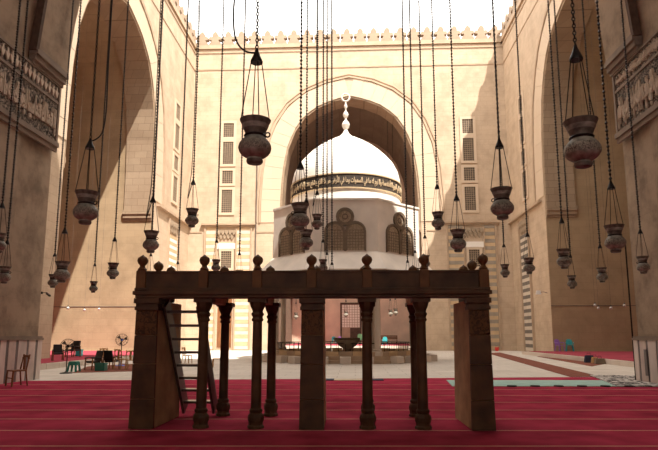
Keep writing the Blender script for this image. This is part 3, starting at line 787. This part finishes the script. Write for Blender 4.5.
DOME = [(3.66,BZ1+.05),(3.64,11.85),(3.52,12.35),(3.22,12.95),(2.82,13.42),(2.38,13.85),(1.88,14.25),(1.34,14.6),(.86,14.87),(.48,15.06),(.24,15.3),(.10,15.6),(.05,15.8)]
MB().lathe(DOME, 56).build('dome', 'plaster_white', FT, True)
MB().lathe([(.06,15.4),(.10,15.6),(.21,15.75),(.28,15.95),(.20,16.15),(.08,16.28),(.07,16.45),(.16,16.55),(.20,16.7),(.15,16.84),(.06,16.94),(.05,17.12),(.10,17.2),(.13,17.3),(.09,17.4),(.05,17.48),(.04,17.65)], 16).build('finial', 'plaster_white', FT, True)
MB().torus((0,0,17.95), .27, .065, 24, 8, Matrix.Rotation(PI/2, 3, 'X')).build('finial_ring', 'plaster_white', FT, True)
# paired arched windows with an oculus on every face of the drum
def arch_pts(u, z0, z1, w, n=10):
    zs = z1 - w/2
    return [(u-w/2, z0)] + [(u - w/2*math.cos(PI*i/n), zs + w/2*math.sin(PI*i/n)) for i in range(n+1)] + [(u+w/2, z0)]
def circ(u, z, r, n=18): return [(u + r*math.cos(2*PI*i/n), z + r*math.sin(2*PI*i/n)) for i in range(n)]
FWIN = []
m0 = lambda u, z, w: (u, -AP - w, z)
proto_meshes = []
for u in (-.61, .61):
    proto_meshes.append(('window_frame', MB().strip(arch_pts(u, 6.5, 8.06, .98), arch_pts(u, 6.44, 8.22, 1.24), .13, m0).mesh('window_frame', 'fount_frame')))
    proto_meshes.append(('lattice_panel', MB().poly(arch_pts(u, 6.5, 8.06, .98), .05, m0).mesh('lattice_panel', 'fount_lattice')))
    g = MB()
    for i in range(1, 6): g.poly([(u-.49+.163*i-.014,6.5),(u-.49+.163*i+.014,6.5),(u-.49+.163*i+.014,7.72),(u-.49+.163*i-.014,7.72)], .07, m0)
    for i in range(1, 8): g.poly([(u-.48,6.5+.17*i-.014),(u+.48,6.5+.17*i-.014),(u+.48,6.5+.17*i+.014),(u-.48,6.5+.17*i+.014)], .07, m0)
    proto_meshes.append(('lattice_grille', g.mesh('lattice_grille', 'fount_frame')))
proto_meshes.append(('oculus_frame', MB().strip(circ(0, 8.50, .36), circ(0, 8.50, .54), .14, m0, closed=True).mesh('oculus_frame', 'fount_frame')))
proto_meshes.append(('oculus_panel', MB().poly(circ(0, 8.50, .36), .05, m0).mesh('oculus_panel', 'fount_lattice')))
proto_meshes.append(('oculus_star', MB().strip(circ(0, 8.50, .12, 8), circ(0, 8.50, .19, 8), .08, m0, closed=True).mesh('oculus_star', 'fount_frame')))
for k in range(8):
    for nm, me in proto_meshes: link(nm, me, FT, rot=(0, 0, k*PI/4))

# ================================================================ HANGING LAMPS
LD_, LH_ = .5, .715
BODY = [(.095,0),(.120,.02),(.128,.05),(.118,.085),(.165,.11),(.220,.15),(.25,.20),(.26,.245),(.255,.29),(.232,.345),(.19,.395),(.155,.43),(.15,.455),(.158,.48),(.175,.54),(.20,.61),(.228,.67),(.246,.70),(.25,.715),(.235,.715),(.20,.66),(.15,.52)]
body_me = MB().lathe([p for p in BODY if p[1] <= .4 or True][:12], 20).mesh('lamp_body', 'brass_dark', True)
belly_me = MB().lathe([(.250,.195),(.264,.245),(.259,.29),(.240,.335)], 20, cap=False).mesh('engraved_belt', 'brass_engraved', True)
neck_me = MB().lathe(BODY[11:19] + [(.243,.715),(.20,.65),(.15,.50)], 20).mesh('lamp_neck', 'brass_neck', True)
nband_me = MB().lathe([(.188,.56),(.216,.63)], 20, cap=False).mesh('engraved_belt', 'brass_dark', True)
foot_me = MB().lathe([(.085,-.01),(.115,0),(.132,.03),(.132,.055),(.115,.075),(.10,.075)], 18).mesh('lamp_foot', 'brass_neck', True)
hook_me = MB().torus((0,0,.452), .165, .017, 18, 5).torus((.20,0,.47), .038, .013, 10, 5, Matrix.Rotation(PI/2, 3, 'X')).mesh('waist_ring', 'iron', True)
CAPZ = 1.69
cap_me = MB().lathe([(.098,0),(.102,.02),(.088,.06),(.058,.13),(.036,.19),(.026,.235),(.024,.25)], 14, (0,0,CAPZ)).mesh('cap', 'iron', True)
rod_me = []
for k in range(4):
    a = 2*PI*k/4 + .4
    rod_me.append(MB().tube([(.088*math.cos(a), .088*math.sin(a), CAPZ+.01), (.235*math.cos(a), .235*math.sin(a), .70)], .0085, 4).mesh('suspension_rod', 'iron'))
LAMP_PARTS = [('lamp_body', body_me), ('engraved_belt', belly_me), ('lamp_neck', neck_me), ('engraved_belt', nband_me), ('lamp_foot', foot_me), ('waist_ring', hook_me), ('cap', cap_me)] + [('suspension_rod', m_) for m_ in rod_me]
def prof_z(prof, x, c):
    h = abs(x-c)
    for (h0, z0), (h1, z1) in zip(prof, prof[1:]):
        if z0 > 11 and h1 <= h <= h0: return z0 + (z1-z0)*(h0-h)/max(h0-h1, 1e-6)
    return 14.0
def chain_mesh(length, s, fine):
    mb = MB(); z = 0; k = 0
    if fine:
        L_, wd, wr = .080, .021, .0105
        step = .058
        while z < length:
            pts = [(wd*math.cos(2*PI*i/8), (L_/2)*math.sin(2*PI*i/8)) for i in range(8)]
            P3 = [Vector((a, 0, z+L_/2+b)) if k % 2 == 0 else Vector((0, a, z+L_/2+b)) for a, b in pts]
            nrm = Vector((0,1,0)) if k % 2 == 0 else Vector((1,0,0)); cc = Vector((0,0,z+L_/2))
            o = len(mb.v)
            for p in P3:
                d = (p-cc).normalized()
                for q in (d, nrm, -d, -nrm): mb.v.append(tuple(p + q*wr))
            for i in range(8):
                for j in range(4): mb.f.append((o+i*4+j, o+((i+1)%8)*4+j, o+((i+1)%8)*4+(j+1)%4, o+i*4+(j+1)%4))
            z += step; k += 1
    else:
        step = .11; r = .044*s
        while z < length:
            o = len(mb.v); a = (k % 2)*PI/4
            mb.v += [(0,0,z-.02)] + [(r*math.cos(a+PI/2*i), r*math.sin(a+PI/2*i), z+step/2) for i in range(4)] + [(0,0,z+step+.02)]
            for i in range(4): mb.f += [(o, o+1+(i+1)%4, o+1+i), (o+5, o+1+i, o+1+(i+1)%4)]
            z += step; k += 1
        mb.tube([(0,0,0),(0,0,length)], .010*s, 4)
    return mb.mesh('chain', 'iron')
def lamp(px, py, w, label, Y=None, cable=None, rz=0.0, top=None, name='hanging_lamp'):
    y = Y or min(.5*FPX/w, 19.9)
    s = w*y/(FPX*.5)
    c = PY(px, py, y)
    z0 = c.z - .355*s
    o = thing(name, label, 'lamp', (c.x, y, z0), rz, 'hanging mosque lamps', s)
    for nm, me in LAMP_PARTS: link(nm, me, o)
    zt = top if top else prof_z(NPROF, c.x, NCX) - .1
    ln = (zt - z0)/s - (CAPZ+.24)
    link('chain', chain_mesh(ln, 1/s if s < 1 else 1, y < 13.5), o, (0,0,CAPZ+.24))
    if cable:
        pts = [(cable[i][0], cable[i][2] if len(cable[i]) > 2 else 0, CAPZ+.2+cable[i][1]) for i in range(len(cable))]
        pts[-1] = (pts[-1][0], pts[-1][1], CAPZ+.2+ln)
        sm = []
        for i in range(len(pts)-1):
            p0, p1, p2, p3 = [Vector(pts[max(0, min(len(pts)-1, i+d))]) for d in (-1,0,1,2)]
            for t in ([j/6 for j in range(6)] if i < len(pts)-3 else [0]):
                sm.append(.5*((2*p1) + (p2-p0)*t + (2*p0-5*p1+4*p2-p3)*t*t + (3*p1-p0-3*p2+p3)*t**3))
        sm.append(Vector(pts[-1]))
        MB().tube(sm, .016, 5).build('power_cable', 'black_rubber', o, True)
    return o
CB = [(-.03,-.02),(-.16,0),(-.30,.12),(-.38,.35),(-.40,.8),(-.36,1.5),(-.36,20)]
CB2 = [(.02,-.02),(.12,.02),(.24,.14),(.30,.4),(.32,.9),(.30,1.8),(.28,20)]
CB3 = [(-.02,-.1),(-.14,-.55),(-.20,-.75),(-.16,-.35),(-.08,.4),(-.06,1.5),(-.05,20)]
LAMPS = [
 (255,142,33,'largest brass mosque lamp on the left, before the far wall, cable looping beside its chain',None,CB),
 (582,144,34,'largest brass mosque lamp on the right, hanging in front of the shaded arch',None,None),
 (502,204,22,'brass mosque lamp hanging near the right corner of the courtyard walls',None,None),
 (86,208,24,'big brass mosque lamp before the shadowed left arch, with a curving cable',None,CB2),
 (151,242,15.6,'brass mosque lamp directly above the left end post of the tribune',None,CB3),
 (192,218,13.3,'brass mosque lamp just left of the far left courtyard corner niche',None,CB3),
 (62,272,15,'larger of the two overlapping lamps beside the left pier',None,None),
 (53,281,9.5,'smaller of the two overlapping lamps beside the left pier',None,None),
 (113,271,11.5,'small lamp left of the tribune against the sunlit recess wall',None,None),
 (93.5,287,8,'smallest and lowest lamp against the sunlit left recess wall',None,None),
 (4.5,275,12,'lower lamp at the left frame edge before the grey pier',15.5,None),
 (-1,243,14,'lamp half cut by the left frame edge, higher of two there',15.0,None),
 (300,217,19,'large lamp overlapping the left side of the white fountain drum',None,None),
 (306,240,14,'lower of the lamps clustered before the fountain drum, above the middle finial',19.0,None),
 (317,222,10.7,'slim lamp right of the lamp cluster before the fountain drum',18.2,CB3),
 (323,266,9,'lamp just showing above the tribune rail right of the middle finial',20.1,None),
 (327,276,8,'lamp below the fountain window, second of three behind the tribune rail',19.5,None),
 (332,286,8,'lowest lamp of three hidden behind the middle tribune rail',19.2,None),
 (438,221,12.5,'lamp right of the fountain beside the arch of the far wall',None,None),
 (458,241,15.5,'lamp before the right window column above the tribune right bay',None,None),
 (505,271,9,'small lamp just right of the tribune right end finial',None,None),
 (529,266,11,'lamp before the striped niche of the right courtyard wall',None,None),
 (564,259,13.5,'lamp hanging by the near edge of the right recess wall',18.9,None),
 (572,282,9,'smallest lamp low in front of the right recess wall',20.2,None),
 (602,275,10,'small lamp in the middle of the right recess wall',None,None),
 (615,239,19,'large lamp left of the right pier below the inscription',None,None),
 (643,265,11.7,'lamp hanging in front of the right pier at the frame edge',17.5,None),
 (216,266,9,'lamp peeping over the tribune rail before the left grille window',None,None),
 (239,276,8,'lamp hidden behind the tribune rail left of its third finial, only cap showing',19.6,None),
 (150,277,8,'lamp hidden behind the tribune left corner, only cap and rods showing',19.6,None),
 (177,285,8,'lamp hidden behind the tribune rail below the left niche',19.3,None),
 (425.5,262,9,'lamp hidden behind the sixth finial of the tribune',19.4,None),
 (415.6,274,8,'lamp hidden behind the rail before the right fountain face, higher chain end',19.6,None),
 (408,284,8,'lamp hidden behind the rail before the right fountain face, lower chain end',19.2,None),
]
for i, (px, py, w, lab, Y, cb) in enumerate(LAMPS): lamp(px, py, w, lab, Y, cb, rz=i*1.3 if not cb else 0)
for px, py, lab in ((390.5, 313, 'tiny lamp under the tribune right bay, left of a pair in the far recess'), (395.5, 312, 'tiny lamp under the tribune right bay, right of a pair in the far recess'),
                    (346, 314, 'tiny lamp in front of the glazed far door'), (296, 316, 'tiny lamp in the far recess left of the tribune middle pier')):
    lamp(px, py, 4.6, lab, 62.0, None, 0, top=26.5)

# small white bulbs on long wires in the side recesses
gl_me = MB().lathe([(.03,0),(.10,.03),(.15,.10),(.16,.17),(.12,.25),(.06,.30)], 12).mesh('glass_globe', 'bulb_white', True)
gc_me = MB().lathe([(.065,.29),(.065,.40),(.03,.43)], 10).mesh('socket', 'iron', True)
for px, py, side, yy, lab in ((50,309,-1,38,'white pendant bulb nearest the left pier'),(68,308,-1,39,'white pendant bulb second from the left pier'),(84.5,310,-1,43,'white pendant bulb third from the left pier'),(99,309,-1,44.5,'white pendant bulb nearest the tribune in the left recess'),
                         (595,305,1,41,'white pendant bulb leftmost in the right recess'),(598.5,308,1,40,'white pendant bulb hanging lowest in the right recess'),(611,308,1,39.5,'white pendant bulb in the middle of the right recess'),(624.5,305.5,1,39,'white pendant bulb nearest the right pier')):
    p = PY(px, py, yy)
    if side < 0 and p.x > XL-.4: p = PX(px, py, XL-.5)
    if side > 0 and p.x < XR+.4: p = PX(px, py, XR+.5)
    o = thing('pendant_bulb', lab + ', on a long thin wire', 'bulb', (p.x, p.y, p.z-.1), 0, 'pendant bulbs', .65)
    link('glass_globe', gl_me, o); link('socket', gc_me, o)
    zt = prof_z(PROF, p.y, 40.5) - .3
    MB().tube([(0,0,.42),(0,0,max(1, (zt-p.z)/.65))], .012, 4).build('wire', 'cable_grey', o)

# ================================================================ FURNITURE
def wooden_chair(label, loc, rz, m_='wood_brown', sc=1.0, name='wooden_chair', group=None):
    o = thing(name, label, 'chair', loc, rz, group, sc)
    MB().box(-.21,-.20,.43,.21,.20,.47).build('seat', m_, o, bevel=.012)
    for x in (-.19,.19):
        MB().beam((x*1.08,-.20,0),(x,-.18,.44),.042).build('leg', m_, o)
        MB().tube([(x*1.1,.24,0),(x,.18,.45),(x*.98,.26,.92)], .021, 6).build('leg', m_, o)
    MB().box(-.17,-.175,.22,.17,-.155,.25).build('stretcher', m_, o)
    MB().tube([(-.19,.24,.80),(-.1,.265,.87),(.1,.265,.87),(.19,.24,.80)], .035, 6).build('backrest', m_, o)
    MB().box(-.05,.19,.47,.05,.215,.84).build('splat', m_, o)
    return o
def plastic_chair(label, loc, rz, m_, sc=1.0, group='plastic chairs'):
    o = thing('plastic_chair', label, 'chair', loc, rz, group, sc)
    MB().hexa([(-.22,-.22,.41),(.22,-.22,.41),(.2,.2,.39),(-.2,.2,.39)], [(-.22,-.22,.44),(.22,-.22,.44),(.2,.2,.42),(-.2,.2,.42)]).build('seat', m_, o, bevel=.01)
    bk = MB().strip([(-.2,.42),(-.235,.62),(-.19,.82),(-.08,.88),(.08,.88),(.19,.82),(.235,.62),(.2,.42)], [(-.15,.42),(-.17,.62),(-.14,.76),(-.05,.81),(.05,.81),(.14,.76),(.17,.62),(.15,.42)], .03, lambda u, v, w: (u, .2+(v-.42)*.22+w, v)).build('backrest', m_, o)
    MB().poly([(-.155,.47),(-.165,.62),(-.135,.755),(-.05,.80),(.05,.80),(.135,.755),(.165,.62),(.155,.47)], .018, lambda u, v, w: (u, .206+(v-.42)*.22+w, v)).build('back_panel', m_, bk)
    for x in (-1,1):
        MB().beam((x*.25,-.24,0),(x*.2,-.19,.42),.05).build('leg', m_, o); MB().beam((x*.25,.26,0),(x*.19,.18,.42),.05).build('leg', m_, o)
        MB().tube([(x*.22,-.2,.43),(x*.26,-.2,.6),(x*.27,-.05,.64),(x*.24,.24,.63)], .024, 6).build('armrest', m_, o)
    return o
def armchair(label, loc, rz, sc=1.0):
    o = thing('armchair', label, 'chair', loc, rz, 'black armchairs', sc)
    MB().box(-.27,-.26,.36,.27,.24,.47).build('seat', 'black_leather', o, bevel=.04)
    MB().hexa([(-.26,.2,.45),(.26,.2,.45),(.26,.3,.45),(-.26,.3,.45)], [(-.25,.32,.98),(.25,.32,.98),(.25,.40,.98),(-.25,.40,.98)]).build('backrest', 'black_leather', o, bevel=.03)
    for x in (-1,1):
        MB().beam((x*.29,-.28,0),(x*.29,-.25,.62),.05).build('leg', 'wood_brown', o); MB().beam((x*.29,.32,0),(x*.29,.26,.62),.05).build('leg', 'wood_brown', o)
        MB().tube([(x*.29,-.30,.60),(x*.30,-.1,.65),(x*.29,.28,.62)], .035, 6).build('armrest', 'black_leather', o)
    return o
def pedestal_fan(label, loc, rz, m_body='iron', hh=1.35, sc=1.0):
    o = thing('pedestal_fan', label, 'fan', loc, rz, 'pedestal fans', sc)
    MB().lathe([(.26,0),(.26,.03),(.08,.06),(.04,.1)], 18).build('base', m_body, o, True)
    MB().tube([(0,0,.06),(0,0,hh-.05)], .022, 8).build('pole', 'iron', o, True)
    MB().tube([(0,.02,hh),(0,.16,hh)], .07, 10).build('motor', m_body, o, True)
    g = MB(); M = Matrix.Rotation(PI/2, 3, 'X')
    for r in (.10,.18,.26,.31): g.torus((0,-.06 if r < .3 else -.02,hh), r, .006 if r < .3 else .012, 22, 4, M)
    for k in range(12):
        a = 2*PI*k/12; g.tube([(.05*math.cos(a),-.09,hh+.05*math.sin(a)), (.31*math.cos(a),-.02,hh+.31*math.sin(a))], .005, 4)
    g.build('guard', 'iron', o)
    for k in range(3):
        a = 2*PI*k/3+.3; c, s_ = math.cos(a), math.sin(a)
        MB().hexa([(.04*c,-.03,hh+.04*s_),(.26*c-.1*s_,-.05,hh+.26*s_+.1*c),(.26*c+.08*s_,-.02,hh+.26*s_-.08*c)], [(.04*c,-.025,hh+.04*s_),(.26*c-.1*s_,-.045,hh+.26*s_+.1*c),(.26*c+.08*s_,-.015,hh+.26*s_-.08*c)]).build('blade', 'cable_grey', o)
    return o
def plastic_stool(label, loc, m_, sc=1.0, rz=0):
    o = thing('plastic_stool', label, 'stool', loc, rz, 'plastic stools', sc)
    MB().hexa([(-.17,-.17,.40),(.17,-.17,.40),(.17,.17,.40),(-.17,.17,.40)], [(-.15,-.15,.46),(.15,-.15,.46),(.15,.15,.46),(-.15,.15,.46)]).build('seat', m_, o, bevel=.012)
    for x in (-1,1):
        for y in (-1,1): MB().beam((x*.19,y*.19,0),(x*.14,y*.14,.41),.07).build('leg', m_, o)
    MB().box(-.17,-.17,.30,.17,-.155,.40).box(-.17,.155,.30,.17,.17,.40).box(-.17,-.15,.30,-.155,.15,.40).box(.155,-.15,.30,.17,.15,.40).build('apron', m_, o)
    return o
def crate(label, loc, m_, s=(.4,.3,.3), rz=0):
    o = thing('plastic_crate', label, 'crate', loc, rz, 'plastic crates')
    x, y, z = s[0]/2, s[1]/2, s[2]
    MB().box(-x,-y,0,x,y,.03).build('crate_floor', m_, o)
    for a in ((-x,-y,0,x,-y+.02,z),(-x,y-.02,0,x,y,z),(-x,-y+.02,0,-x+.02,y-.02,z),(x-.02,-y+.02,0,x,y-.02,z)): MB().box(*a).build('side_panel', m_, o)
    MB().box(-x-.02,-y-.02,z-.04,x+.02,-y,z).box(-x-.02,y,z-.04,x+.02,y+.02,z).box(-x-.02,-y,z-.04,-x,y,z).box(x,-y,z-.04,x+.02,y,z).build('rim', m_, o)
    return o
G = lambda px, py, z=0.0: tuple(PZ(px, py, z))
wooden_chair('brown wooden chair standing alone against the marble dado of the left pier', (-10.60, 17.45, .026), math.radians(-35), 'wood_brown', 1.05)
armchair('black armchair with wooden legs on the left platform edge', G(57.5,360.5,.276), math.radians(35), .85)
armchair('black armchair behind the slim stand on the left platform', G(72.5,357,.276), math.radians(-10))
pedestal_fan('slim black pedestal fan with round base standing nearest the left platform', G(66,373.5), math.radians(25), hh=1.2, sc=.95)
crate('turquoise plastic box standing upright on the left platform', G(79,356,.276), 'plastic_cyan', (.36,.3,.42))
plastic_stool('dark green plastic stool before the left platform kerb', G(73.5,372), 'plastic_green', 1.0)
armchair('black armchair with its front to the courtyard beside the teal crate', G(93,370), math.radians(-30), .9)
crate('dark teal plastic crate on the faded red mat', G(101,371), 'plastic_green', (.42,.34,.36))
armchair('black armchair in the middle of the left chair group', G(111,369), math.radians(170), .9)
wooden_chair('honey wooden chair at the back of the left chair group', G(102,365.5), math.radians(15), 'wood_honey', 1.0, group='honey wooden chairs')
wooden_chair('honey wooden chair under the blue-based fan', G(121,369.5), math.radians(160), 'wood_honey', 1.05, group='honey wooden chairs')
wooden_chair('honey wooden chair closest to the tribune left pier', G(130,370), math.radians(200), 'wood_honey', 1.0, group='honey wooden chairs')
pedestal_fan('pedestal fan with blue motor and round wire guard behind the chairs', G(120.5,366), math.radians(25), 'plastic_blue', 1.35)
wooden_chair('honey wooden chair seen through the ladder treads', G(187,363.5), math.radians(80), 'wood_honey', 1.0, group='honey wooden chairs')
wooden_chair('honey wooden chair seen between the ladder and the first columns', G(216.5,367.5), math.radians(-80), 'wood_honey', .95, group='honey wooden chairs')
plastic_chair('purple plastic armchair on the right platform by the wall', G(560,351.3,.276), math.radians(20), 'plastic_purple', 1.12)
plastic_chair('teal plastic armchair next to the purple one on the right platform', G(570,351.3,.276), math.radians(-15), 'plastic_teal', 1.12)
def bucket(label, loc, m_):
    o = thing('bucket', label, 'bucket', loc)
    MB().lathe([(.16,0),(.22,.36),(.205,.36),(.15,.03)], 16).build('pail', m_, o, True)
    MB().torus((0,0,.36), .215, .012, 18, 5).build('rim', m_, o, True)
    MB().tube([(-.21,0,.35),(-.15,.02,.5),(0,.02,.56),(.15,.02,.5),(.21,0,.35)], .008, 5).build('handle', 'iron', o)
bucket('red plastic bucket at the foot of the striped wall right of the tribune', G(497,351), 'plastic_red')
# shoe boxes and bags on the right kerb
for px, py, m_, s, lab in ((589,357.2,'mat_navy',(.55,.35,.42),'black bag leaning on the kerb of the right platform'),(594.5,357.6,'wood_honey',(.38,.3,.34),'tan bag beside the black bag on the right kerb'),(599.5,358.2,'fount_frame',(.6,.35,.3),'brown shoulder bag at the right end of the kerb bags')):
    p = tuple(PX(px, py, XR-2.95).xy) + (.015,)
    o = thing('bag', lab, 'bag', p)
    MB().hexa([(-s[0]/2,-s[1]/2,0),(s[0]/2,-s[1]/2,0),(s[0]/2,s[1]/2,0),(-s[0]/2,s[1]/2,0)], [(-s[0]*.42,-s[1]*.2,s[2]),(s[0]*.42,-s[1]*.2,s[2]),(s[0]*.42,s[1]*.2,s[2]),(-s[0]*.42,s[1]*.2,s[2])]).build('bag_body', m_, o, bevel=.04)
    MB().tube([(-.12,0,s[2]-.01),(-.08,0,s[2]+.12),(.08,0,s[2]+.12),(.12,0,s[2]-.01)], .012, 5).build('handle', 'iron', o)
# far recess furniture
YB = YF + 11.5
plastic_chair('teal plastic chair left of the far glazed door', tuple(PY(334,343.2,YB-1).xy) + (.542,), math.radians(175), 'plastic_teal')
plastic_chair('purple plastic chair just left of the far glazed door', tuple(PY(339.5,343.2,YB-1).xy) + (.542,), math.radians(185), 'plastic_purple')
plastic_chair('light green plastic chair right of the far glazed door', tuple(PY(361.5,344,YB-3).xy) + (.542,), math.radians(150), 'plastic_lime', 1.35)
plastic_chair('cyan plastic chair before the brown bench beyond the fountain', tuple(PY(385,346,YF+1.2).xy) + (.542,), math.radians(180), 'plastic_cyan')
bp_ = PY(388, 342, YB)
bn = thing('bench', 'long dark red slatted bench against the far recess wall', 'bench', (bp_.x, YB, .54))
for k in range(3): MB().box(-1.2,-.22+.15*k,.42,1.2,-.10+.15*k,.46).build('seat_slat', 'wood_brown', bn)
for k in range(3): MB().box(-1.2,.24+.02*k,.56+.16*k,1.2,.27+.02*k,.68+.16*k).build('back_slat', 'wood_brown', bn)
for x in (-1.1, 0, 1.1):
    MB().box(x-.03,-.22,0,x+.03,-.16,.42).build('leg', 'wood_brown', bn); MB().beam((x,.2,0),(x,.29,1.02),.06).build('leg', 'wood_brown', bn)

# -- security camera on the left pier, floodlight on the right jamb
sc_ = thing('security_camera', 'dark bullet security camera on a bracket at the left pier edge', 'camera', (-11.62, 20.3, 3.15), 0, None, .7)
MB().box(0,-.06,-.06,.03,.06,.06).build('wall_plate', 'iron', sc_)
MB().tube([(.02,0,0),(.30,0,.02),(.34,0,-.05)], .014, 6).build('bracket', 'cable_grey', sc_)
MB().tube([(.24,.06,-.03),(.50,-.10,-.16)], .06, 10).build('camera_housing', 'cable_grey', sc_, True)
MB().tube([(.5,-.1,-.16),(.525,-.115,-.172)], .05, 10).build('lens', 'lamp_inside', sc_, True)
fp = PX(546.5, 293, XR-.1)
fl_ = thing('floodlight', 'small white floodlight on an arm at the right recess jamb', 'floodlight', (XR-.02, min(fp.y, 50.0), fp.z))
MB().tube([(0,0,0),(-.35,-.05,.1),(-.7,-.1,.05)], .03, 6).build('arm', 'cable_grey', fl_)
MB().hexa([(-1.0,-.3,-.12),(-.62,-.3,-.12),(-.62,.05,-.12),(-1.0,.05,-.12)], [(-.95,-.22,.2),(-.66,-.22,.2),(-.66,.0,.2),(-.95,.0,.2)]).build('lamp_head', 'paint_white', fl_)
